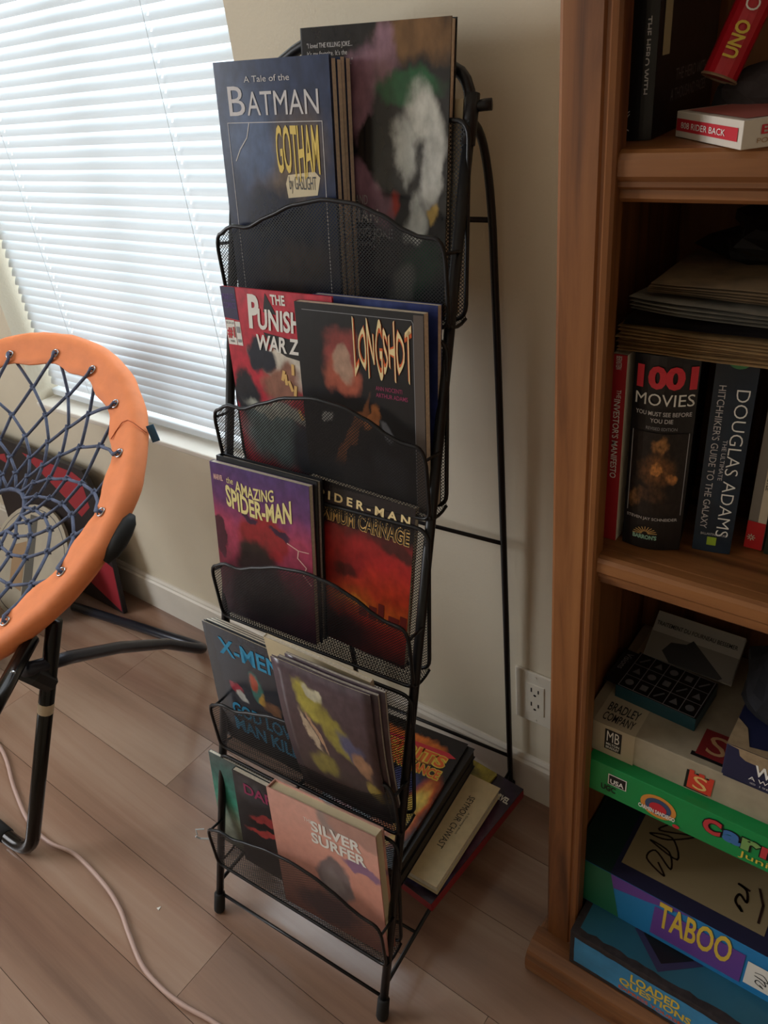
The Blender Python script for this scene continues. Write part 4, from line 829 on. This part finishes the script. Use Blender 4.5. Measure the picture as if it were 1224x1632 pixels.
c0, c1, c2, c3 = tp(994, 1387), tp(1184, 1426), tp(1178, 1375), tp(996, 1290)
obj('print_top', MB().poly([(0.058, 0.022), (0.235, 0.022), (0.235, 0.135), (0.058, 0.135)], Tp, 0.0008), mat('beige_print', (150, 132, 100), 0.6), l)
dr = MB(); scrib(dr, 0.098, 0.075, 0.030, 0.040, 14, Tp, 0.0024, 0.0013); dr2 = MB(); scrib(dr2, 0.20, 0.060, 0.010, 0.022, 8, Tp, 0.003, 0.0013); obj('print_drawing', dr2, ink('brown_ink', (50, 28, 22)), l)
obj('print_drawing', MB().stroke([(0.225, 0.035), (0.224, 0.06), (0.215, 0.08)], 0.003, Tp, 0.0013), ink('brown_ink', (50, 28, 22)), l)
obj('print_drawing', dr, ink('brown_ink', (50, 28, 22)), l)
# support box out of sight, between the word game and the green game
gamebox('board_game_box', 'plain dark game box set back under the green game box', -0.23, 0.06, -0.092, -0.016, 0.2292, 0.3855, mat('box_charcoal', (40, 38, 40), 0.5))
# green game
GRN = mat('box_green_side', (20, 140, 72), 0.4, noise=0.05, nscale=20); GRD = GRN
t, l, Fr, Tp, fp, M = gamebox('board_game_box', 'bright green game box with a round orange emblem and cartoon lettering', -0.2340, 0.07, -0.2190, -0.016, 0.3860, 0.4405, GRN)
e0 = fp(1049, 1286); Fem = Fr
obj('print_emblem', MB().disc(e0[0], e0[1], 0.0205, 0.0185, Fr, 0.0006), ink('emblem_orange', (214, 140, 60)), l); obj('print_emblem', MB().disc(e0[0], e0[1], 0.0150, 0.0135, Fr, 0.0009), ink('emblem_blue', (52, 76, 110)), l); obj('print_emblem', MB().disc(e0[0], e0[1] - 0.002, 0.010, 0.009, Fr, 0.0012).disc(e0[0] + 0.022, e0[1] - 0.018, 0.004, 0.003, Fr, 0.0012), REDI, l)
lettering(l, Fr, 'CARMEN SANDIEGO', e0[0] - 0.022, e0[1] - 0.012, e0[0] + 0.020, e0[1] - 0.005, WHITE, 0.03, z=0.0016)
u0, u1 = fp(969, 1246), fp(1000, 1240)
obj('print_logo', MB().rect(u0[0], u0[1] - 0.002, u1[0], u0[1] + 0.016, Fr, 0.0006), WHITE, l); obj('print_logo', MB().rect(u0[0] + 0.0012, u0[1] - 0.0008, u1[0] - 0.0012, u0[1] + 0.0148, Fr, 0.0009), BLACK, l); lettering(l, Fr, 'USA', u0[0] + 0.003, u0[1] + 0.001, u1[0] - 0.003, u0[1] + 0.009, WHITE, 0.02, z=0.0012)
lettering(l, Fr, 'UGC', u0[0] - 0.008, 0.012, u0[0] + 0.010, 0.022, BLACK, 0.03)
xc = fp(1118, 1325)[0]
for k, (ch, col) in enumerate(zip('Carmen', ('c_red', 'c_blue', 'c_green', 'c_red', 'c_yellow', 'c_blue'))):
    mcol = {'c_red': ink('c_red', (190, 56, 60)), 'c_blue': ink('c_blue', (60, 110, 170)), 'c_green': ink('c_green', (120, 160, 90)), 'c_yellow': YEL}[col]
    xa = xc + (0 if k == 0 else 0.021 + (k - 1) * 0.0195); zt = 0.047 if k == 0 else 0.041
    wd_ = 0.020 if k != 3 else 0.026
    if k > 3: xa += 0.006
    lettering(l, Fr, ch, xa - 0.0012, 0.0208, xa + wd_ + 0.0008, zt + 0.0012, BLACK, 0.10, z=0.0007); lettering(l, Fr, ch, xa, 0.022, xa + wd_ - 0.001, zt, mcol, 0.05, z=0.0011)
lettering(l, Fr, 'Junior', xc + 0.040, 0.006, xc + 0.090, 0.0185, YEL, 0.0, z=0.0011)
# grey strategy game
MBX = mat('box_grey_beige', (158, 146, 124), 0.6, noise=0.1, nscale=50)
t, l, Fr, Tp, fp, M = gamebox('board_game_box', 'grey beige game box with a black square logo and a red crest', -0.248, 0.07, -0.2035, -0.016, 0.4410, 0.4895, MBX)
obj('print_panel', MB().rect(0.012, 0, 0.062, 0.048, Fr, 0.0004), mat('box_pale', (182, 168, 142), 0.6), l)
obj('print_panel', MB().rect(0.012, 0, 0.062, 0.186, Tp, 0.0004), mat('box_pale', (182, 168, 142), 0.6), l); b0 = fp(966, 1190); 
obj('print_logo', MB().rect(0.027, 0.010, 0.047, 0.043, Fr, 0.0007), BLACK, l); lettering(l, Fr, 'MB', 0.0295, 0.024, 0.0445, 0.041, WHITE, 0.0, z=0.001); lettering(l, Fr, 'MILTON', 0.029, 0.0175, 0.045, 0.0215, WHITE, 0.02, z=0.001); lettering(l, Fr, 'BRADLEY', 0.029, 0.012, 0.045, 0.016, WHITE, 0.02, z=0.001)
lettering(l, Tp, 'BRADLEY', 0.019, 0.022, 0.056, 0.036, BLACK, 0.01, z=0.0008); lettering(l, Tp, 'COMPANY', 0.019, 0.006, 0.056, 0.019, BLACK, 0.01, z=0.0008)
cr = [(0, 0), (0.026, 0), (0.027, 0.028), (0.022, 0.028), (0.022, 0.024), (0.017, 0.024), (0.017, 0.029), (0.011, 0.029), (0.011, 0.025), (0.006, 0.025), (0.006, 0.030), (0.001, 0.030)]
sx_ = fp(1096, 1240)[0]; obj('print_crest', MB().poly([(sx_ + p[0] - 0.003, 0.006 + p[1] - 0.002) for p in cr], Fr, 0.0005), BLACK, l); obj('print_crest', MB().poly([(sx_ + p[0], 0.006 + p[1]) for p in cr], Fr, 0.0008), ink('crest_red', (206, 62, 44)), l); lettering(l, Fr, 'S', sx_ + 0.006, 0.009, sx_ + 0.021, 0.030, GOLD, 0.0, z=0.0011)
sx2 = 0.124; obj('print_crest', MB().rect(sx2 - 0.004, 0.008, sx2 + 0.034, 0.014, Tp, 0.0005), BLACK, l); obj('print_crest', MB().rect(sx2, 0.012, sx2 + 0.036, 0.052, Tp, 0.0007), ink('crest_dark', (120, 30, 30)), l); lettering(l, Tp, 'S', sx2 + 0.008, 0.018, sx2 + 0.028, 0.046, ink('tan', (170, 130, 90)), z=0.001)
# small black and teal card game on top
v0, v1 = Vector((-0.230, -0.157, 0.4898)), Vector((-0.1345, -0.163, 0.4898)); vx_ = (v1 - v0).normalized(); Mv = frame3(v0, vx_, Vector((0, 0, 1)).cross(vx_))
t = thing('card_game_box', 'small black and teal card game box with a grid of picture squares', 'game', Mv)
cbx = obj('carton', MB().box(0, 0.0957, 0, 0.066, 0, 0.0195), mat('box_teal_side', (22, 66, 78), 0.4), t, bevel=0.0005); VT = Matrix.Translation((0, 0, 0.0195))
obj('print_top', MB().rect(0, 0, 0.0957, 0.066, VT, 0.0003), BLACK, t)
gr = MB()
for i in range(6): gr.stroke([(0.018 * i + 0.003, 0.001), (0.018 * i + 0.003, 0.065)], 0.0008, VT, 0.0008)
for j in range(4): gr.stroke([(0.003, 0.0213 * j + 0.001), (0.093, 0.0213 * j + 0.001)], 0.0008, VT, 0.0008)
obj('print_grid', gr, GREY, t)
ic = MB(); ri = random.Random(2)
for i in range(5):
    for j in range(3):
        x, y = 0.018 * i + 0.012, 0.0213 * j + 0.0115; k = (i * 3 + j) % 4
        if k == 0: ic.disc(x, y, 0.005, 0.005, VT, 0.0009, n=14)
        elif k == 1: ic.poly([(x - 0.005, y - 0.004), (x + 0.005, y - 0.004), (x, y + 0.006)], VT, 0.0009)
        elif k == 2: ic.stroke([(x - 0.004, y - 0.005), (x + 0.004, y + 0.005)], 0.0022, VT, 0.0009)
        else: ic.rect(x - 0.004, y - 0.0045, x + 0.004, y + 0.0045, VT, 0.0009)
obj('print_icons', ic, ink('dim_grey', (112, 112, 116)), t)
obj('open_flap', MB().box(-0.017, 0.0, 0.002, 0.064, 0.017, 0.0178), mat('flap_black', (30, 30, 34), 0.5), t); lettering(t, Matrix.Translation((-0.008, 0.058, 0.0178)) @ Matrix.Rotation(-math.pi / 2, 4, 'Z'), 'Visions', 0, -0.004, 0.030, 0.004, GREY, z=0.0006)
# french booklet leaning at the back
bP = Vector((-0.17, -0.092, 0.513)); nB = Vector((0, -0.62, 0.78)).normalized()
c_tl, c_tr, c_br, c_bl = [onp(px, py, bP, nB) for px, py in ((1058, 970), (1196, 1020), (1165, 1087), (1026, 1042))]
xb_ = ((c_br - c_bl) + (c_tr - c_tl)).normalized(); wb_ = ((c_br - c_bl).length + (c_tr - c_tl).length) / 2; hb_ = ((c_tl - c_bl).length + (c_tr - c_br).length) / 2
Mb = frame3(c_bl, xb_, nB.cross(xb_))
GB = mat('booklet_white', (150, 146, 138), 0.6)
t, fc = book('paperback_book', 'grey and white booklet with french title leaning behind the card game', 'book', Mb, wb_, hb_, 0.010, GB, tc=0.0006)
lettering(fc, I4, 'TRAITEMENT DU FOURNEAU BESSEMER', 0.002, hb_ * 0.70, wb_ * 0.95, hb_ * 0.79, BLACK, 0.01)
obj('print_photo', MB().rect(0, 0, wb_, hb_ * 0.55, I4, 0.0003), ink('photo_grey', (112, 106, 98)), fc); obj('print_photo', MB().poly([(wb_ * 0.18, hb_ * 0.20), (wb_ * 0.25, hb_ * 0.42), (wb_ * 0.42, hb_ * 0.48), (wb_ * 0.48, hb_ * 0.6), (wb_ * 0.90, hb_ * 0.06), (wb_ * 0.86, 0.0), (wb_ * 0.3, 0.0)], I4, 0.0006), BLACK, fc)
# navy trivia game
NAV = mat('box_navy', (30, 34, 66), 0.45, noise=0.1, nscale=30); TORN = mat('torn_card', (150, 128, 98), 0.8, noise=0.2, nscale=80)
t, l, Fr, Tp, fp, M = gamebox('board_game_box', 'torn navy game box with white lettering on the grey beige game', -0.0925, 0.12, -0.2065, -0.03, 0.4898, 0.5400, NAV)
obj('torn_patch', MB().poly([(0, 0.0505), (0.012, 0.0485), (0.014, 0.040), (0.020, 0.036), (0.030, 0.0355), (0.034, 0.030), (0.05, 0.026), (0.06, 0.034), (0.07, 0.0505)], Fr, 0.0005).poly([(0, 0), (0.07, 0), (0.05, 0.012), (0.02, 0.006), (0.012, 0.03), (0, 0.04)], Tp, 0.0005), TORN, l)
lettering(l, Fr, 'WHERE IN THE WORLD?', 0.030, 0.021, 0.20, 0.037, WHITE, 0.02, z=0.0009); lettering(l, Fr, 'A World Awareness Game', 0.026, 0.0125, 0.13, 0.018, WHITE, 0.0, z=0.0009); lettering(l, Fr, '© 1986 Aristoplay', 0.028, 0.006, 0.085, 0.0095, SILV, 0.0, z=0.0009)
loose('knit_cap', 'black knitted cap lying on the navy game box', 'cap', lump(-0.035, -0.125, 0.5680, 0.066, 0.058, 0.052, 21, 0.2), mat('black_knit', (20, 20, 26), 0.95, noise=0.3, nscale=120))

# ================================================================== bungee chair
RC = Vector((-1.356, -0.359, 0.579)); RN = Vector((0.139, -0.49, 0.861)).normalized()
R1 = Vector((0, 0, 1)).cross(RN).normalized(); R2 = RN.cross(R1)
chair = thing('bungee_chair', 'round orange bungee chair with grey elastic cords and black steel legs', 'chair', Matrix.Translation((RC.x, RC.y, 0)))
def rp(r, a, h=0.0):
    a = math.radians(a); return RC + (R1 * math.cos(a) + R2 * math.sin(a)) * r + RN * h
ORANGE = mat('orange_canvas', (234, 136, 82), 0.7, noise=0.06, nscale=30, bump=0.3, bscale=60); CORDG = mat('grey_elastic_cord', (84, 92, 116), 0.8, noise=0.15, nscale=300)
TUBE = mat('black_gloss_steel', (26, 22, 20), 0.22, 0.5); GROM = mat('nickel_grommet', (170, 172, 176), 0.25, 1.0)
mb = MB(); NA = 144; sec = [(0.358, 0.000), (0.353, 0.011), (0.342, 0.0165), (0.330, 0.0145), (0.316, 0.008), (0.300, 0.003), (0.287, 0.0005), (0.286, -0.002), (0.300, -0.003), (0.318, -0.009), (0.332, -0.0155), (0.344, -0.0165), (0.354, -0.011)]
vs = []; fs = []; ks = len(sec)
for i in range(NA):
    a = 360 * i / NA; ar = math.radians(a)
    wr = 0.003 * mnoise.noise((math.cos(ar) * 6, math.sin(ar) * 6, 0.3)); wr2 = 0.0022 * mnoise.noise((math.cos(ar) * 15, math.sin(ar) * 15, 2))
    for q, (r, h) in enumerate(sec):
        inner = 1 if r < 0.31 else 0
        scal = 0.0045 * math.cos(math.radians((a - 19.7) * 17)) * inner
        vs.append(rp(r + wr + scal, a, h * (1 + 0.15 * mnoise.noise((ar * 9, q, 1))) + wr2 * (1 if q < 7 else 0.3)))
for i in range(NA):
    for q in range(ks): fs.append((i * ks + q, ((i + 1) % NA) * ks + q, ((i + 1) % NA) * ks + (q + 1) % ks, i * ks + (q + 1) % ks))
ring = obj('canvas_ring', mb.add(vs, fs), ORANGE, chair, smooth=True, world=True)
for a in (27.5, 210):
    pts = [rp(r, a + 3.5 * math.sin((r - 0.29) * 60), h) for r, h in ((0.288, 0.0035), (0.300, 0.0055), (0.316, 0.0105), (0.330, 0.017), (0.342, 0.019), (0.353, 0.0135), (0.358, 0.004))]
    obj('seam', MB().tube(pts, 0.0009, 5), mat('orange_dark', (178, 84, 40), 0.8), ring, world=True)
NG = 17; ST = 360 / NG; A0 = 19.7
LV = [0.308, 0.248, 0.200, 0.156, 0.116, 0.082, 0.052]
def sag(r): return -0.085 * (1 - (r / 0.308) ** 2)
def node(k, i): return rp(LV[k], A0 + ST * (i + k * 0.5) + 2.0 * math.sin(i * 1.7 + k), sag(LV[k]) + (0.003 if k else 0.006))
for i in range(NG):
    g = rp(0.308, A0 + ST * i, 0.0075); x_ = (rp(0.32, A0 + ST * i, 0.0105) - g).normalized(); y_ = RN.cross(x_).normalized(); x_ = x_
    obj('grommet', MB().tube([g + (x_ * math.cos(q * math.pi / 7) + y_ * math.sin(q * math.pi / 7)) * 0.0075 for q in range(14)], 0.0016, 6, closed=True), GROM, ring, world=True, smooth=True)
    # cords of this meridian
    cm = MB(); nxt = node(1, i); prv = node(1, i - 1)
    cm.tube([g - RN * 0.006 + x_ * 0.003, g + RN * 0.004, g - x_ * 0.012 + RN * 0.002, nxt.lerp(g, 0.5), nxt], 0.0031, 7)
    cm.tube([g - RN * 0.012, prv.lerp(g, 0.55) - RN * 0.008, prv], 0.0031, 7)
    for k in range(1, len(LV) - 1):
        for d_ in (0, -1):
            pa, pb = node(k, i), node(k + 1, i + d_)
            cm.tube([pa + RN * 0.002, pa.lerp(pb, 0.5), pb - RN * 0.001], 0.0030, 7)
        # the looped knot
        p = node(k, i); out = (p - RC).normalized(); sd = RN.cross(out).normalized()
        cm.tube([p + out * 0.006, p + sd * 0.005 + RN * 0.003, p - out * 0.006, p - sd * 0.005 + RN * 0.003], 0.0026, 6, closed=True)
    obj('elastic_cord', cm, CORDG, chair, smooth=True, world=True)
obj('centre_ring', MB().tube([rp(0.050, q * 20, sag(0.05)) for q in range(18)], 0.0045, 7, closed=True), CORDG, chair, smooth=True, world=True)
# joints on the outside of the ring
obj('ring_joint', MB().tube([rp(0.3585, a, -0.006) for a in (-14, -11, -8, -5, -2, 0)], [0.006, 0.0125, 0.0145, 0.0145, 0.0125, 0.006], 10), RUBBER, chair, smooth=True, world=True)
obj('blue_tag', MB().box(-0.004, 0.010, -0.015, 0.015, -0.0008, 0.0008, M=frame3(rp(0.362, 25, -0.004), (rp(0.37, 25) - rp(0.36, 25)), Vector((0, 0.3, 1)))), mat('blue_tag', (44, 96, 130), 0.4), chair, world=True)
# legs: U-shaped front and rear tubes
ft_ = on(50, 1362, 2, 0.0125)
topR = rp(0.345, -33.5, -0.020); p1 = ft_ + (topR - ft_) * 0.06
def mir(p): d_ = (Vector(p) - RC); return Vector((2 * RC.x - p[0], p[1] - 0.02, p[2]))
corner = arc(ft_ + Vector((-0.055, -0.004, 0)), ft_ + Vector((0.004, 0.0, 0)), ft_ + (topR - ft_) * 0.11, 8)
legR = [topR] + corner[::-1]
legL = [mir(p) for p in legR]
obj('front_leg', MB().tube(legR + legL[::-1], 0.0125, 12), TUBE, chair, smooth=True, world=True)
for (u_, col_) in ((0.64, mat('sticker', (196, 178, 150), 0.6)),):
    q = ft_.lerp(topR, u_ + 0.02); d_ = (topR - ft_).normalized(); st_ = obj('sticker', MB().tube([q - d_ * 0.010, q + d_ * 0.010], 0.0129, 12, cap=False), col_, chair, smooth=True, world=True)
obj('foot_pad', MB().tube([ft_ + Vector((-0.075, -0.005, 0.0005)), ft_ + Vector((-0.135, -0.007, 0.0005))], 0.0138, 10), RUBBER, chair, smooth=True, world=True)
rear = [on(px, py, 1, yy) for px, py, yy in ((40, 1068, -0.50), (110, 1048, -0.42), (190, 1032, -0.30), (265, 1026, -0.17))]
re_ = Vector((-1.235, -0.062, 0.0135)); rend = rear + arc(rear[-1].lerp(re_, 0.55), re_ + Vector((0.012, 0.004, 0)), Vector((-1.30, -0.070, 0.0135)), 6) + [Vector((-1.69, -0.135, 0.0135))]
obj('rear_leg', MB().tube(rend, 0.0118, 12), mat('blue_black_steel', (40, 42, 52), 0.3, 0.4), chair, smooth=True, world=True)
q0 = ft_.lerp(topR, 0.76); obj('pivot_bracket', MB().tube([q0, q0.lerp(rear[0], 0.6), rear[0] + Vector((-0.04, 0, -0.01))], 0.017, 8), RUBBER, chair, world=True)
br0 = rp(0.345, -41, -0.020); br1 = on(0, 1110, 1, -0.56)
obj('brace', MB().tube([br0, br1, br1 + (br1 - br0) * 0.5], 0.0122, 12), TUBE, chair, smooth=True, world=True)
for q in (q0, br0.lerp(br1, 0.62)):
    n_ = (CAM - q).normalized(); obj('rivet', MB().tube([q + n_ * 0.010, q + n_ * 0.0142], [0.005, 0.004], 9), GROM, chair, smooth=True, world=True)

# ================================================================== things under the window
PBK = mat('panel_black', (34, 28, 32), 0.5); PRD = mat('panel_red', (158, 40, 52), 0.5)
Mp = frame3((-2.06, -0.066, 0.002), (1, 0, 0), (0, 0.10, 1)); t = thing('printed_panel', 'black panel with red shapes leaning against the wall under the window', 'panel', Mp)
pn = obj('board', MB().prism([(0, 0), (0.505, 0), (0.515, 0.31), (0.475, 0.40), (0, 0.405)], I4, 0.012), PBK, t)
Fp = Matrix.Translation((0, 0, 0.012))
obj('print_shape', MB().poly([(0.20, 0.385), (0.43, 0.385), (0.462, 0.375), (0.470, 0.300), (0.42, 0.26), (0.36, 0.30)], Fp).poly([(0.36, 0.06), (0.50, 0.004), (0.508, 0.14), (0.44, 0.16)], Fp).poly([(0.03, 0.34), (0.10, 0.36), (0.10, 0.33)], Fp), PRD, pn)
Md = frame3((-1.80, -0.150, 0.13), (0.97, 0.12, 0.0), (0, 0.62, 0.79)); t = thing('round_board', 'pale round board with dark strips leaning on the black panel', 'board', Md)
dk = obj('disc', MB().prism([(0.15 * math.cos(q * math.pi / 20), 0.15 * math.sin(q * math.pi / 20)) for q in range(40)], I4, 0.010), mat('pale_disc', (168, 156, 134), 0.6, noise=0.08, nscale=20), t)
Fd = Matrix.Translation((0, 0, 0.010)); obj('rim_line', MB().stroke([(0.138 * math.cos(q * math.pi / 20), 0.138 * math.sin(q * math.pi / 20)) for q in range(41)], 0.002, Fd), PBK, dk)
obj('print_strip', MB().poly([(-0.03, 0.12), (0.0, 0.12), (0.05, -0.13), (0.015, -0.14)], Fd), mat('olive_strip', (66, 58, 42), 0.6), dk); obj('print_strip', MB().poly([(-0.07, 0.03), (-0.02, 0.05), (0.0, -0.08), (-0.05, -0.07)], Fd, 0.0006), mat('tan_strip', (150, 116, 74), 0.6), dk)
loose('dark_bag', 'crumpled dark bag on the floor beneath the bungee chair', 'bag', lump(-1.88, -0.39, 0.052, 0.20, 0.085, 0.095, 31, 0.35), mat('dark_fabric', (38, 34, 36), 0.7, noise=0.4, nscale=30))

# ================================================================== floor cable
pts = [on(px, py, 2, 0.0045) for px, py in ((-60, 1120), (0, 1190), (22, 1255), (45, 1308), (78, 1342), (120, 1362), (165, 1408), (190, 1447), (206, 1490), (226, 1538), (255, 1573), (292, 1602), (345, 1632), (420, 1690))]
sp_ = []
for i in range(len(pts) - 1):
    p0, p1, p2, p3 = pts[max(i - 1, 0)], pts[i], pts[i + 1], pts[min(i + 2, len(pts) - 1)]
    for k in range(6):
        u_ = k / 6; sp_.append(0.5 * (2 * p1 + (p2 - p0) * u_ + (2 * p0 - 5 * p1 + 4 * p2 - p3) * u_ ** 2 + (3 * p1 - p0 - 3 * p2 + p3) * u_ ** 3))
tag(obj('power_cord', MB().tube(sp_, 0.0036, 8), mat('pinkish_cord', (196, 164, 152), 0.5), smooth=True), 'pale pinkish cord snaking across the wooden floor', 'cord')
q = on(253, 1447, 2, 0.001); tag(obj('paper_scrap', MB().prism([(-0.003, -0.002), (0.003, -0.003), (0.001, 0.004)], Matrix.Translation(q - Vector((0, 0, 0.0008))), 0.0008), WHITE), 'tiny white scrap of paper on the wooden floor', 'scrap')
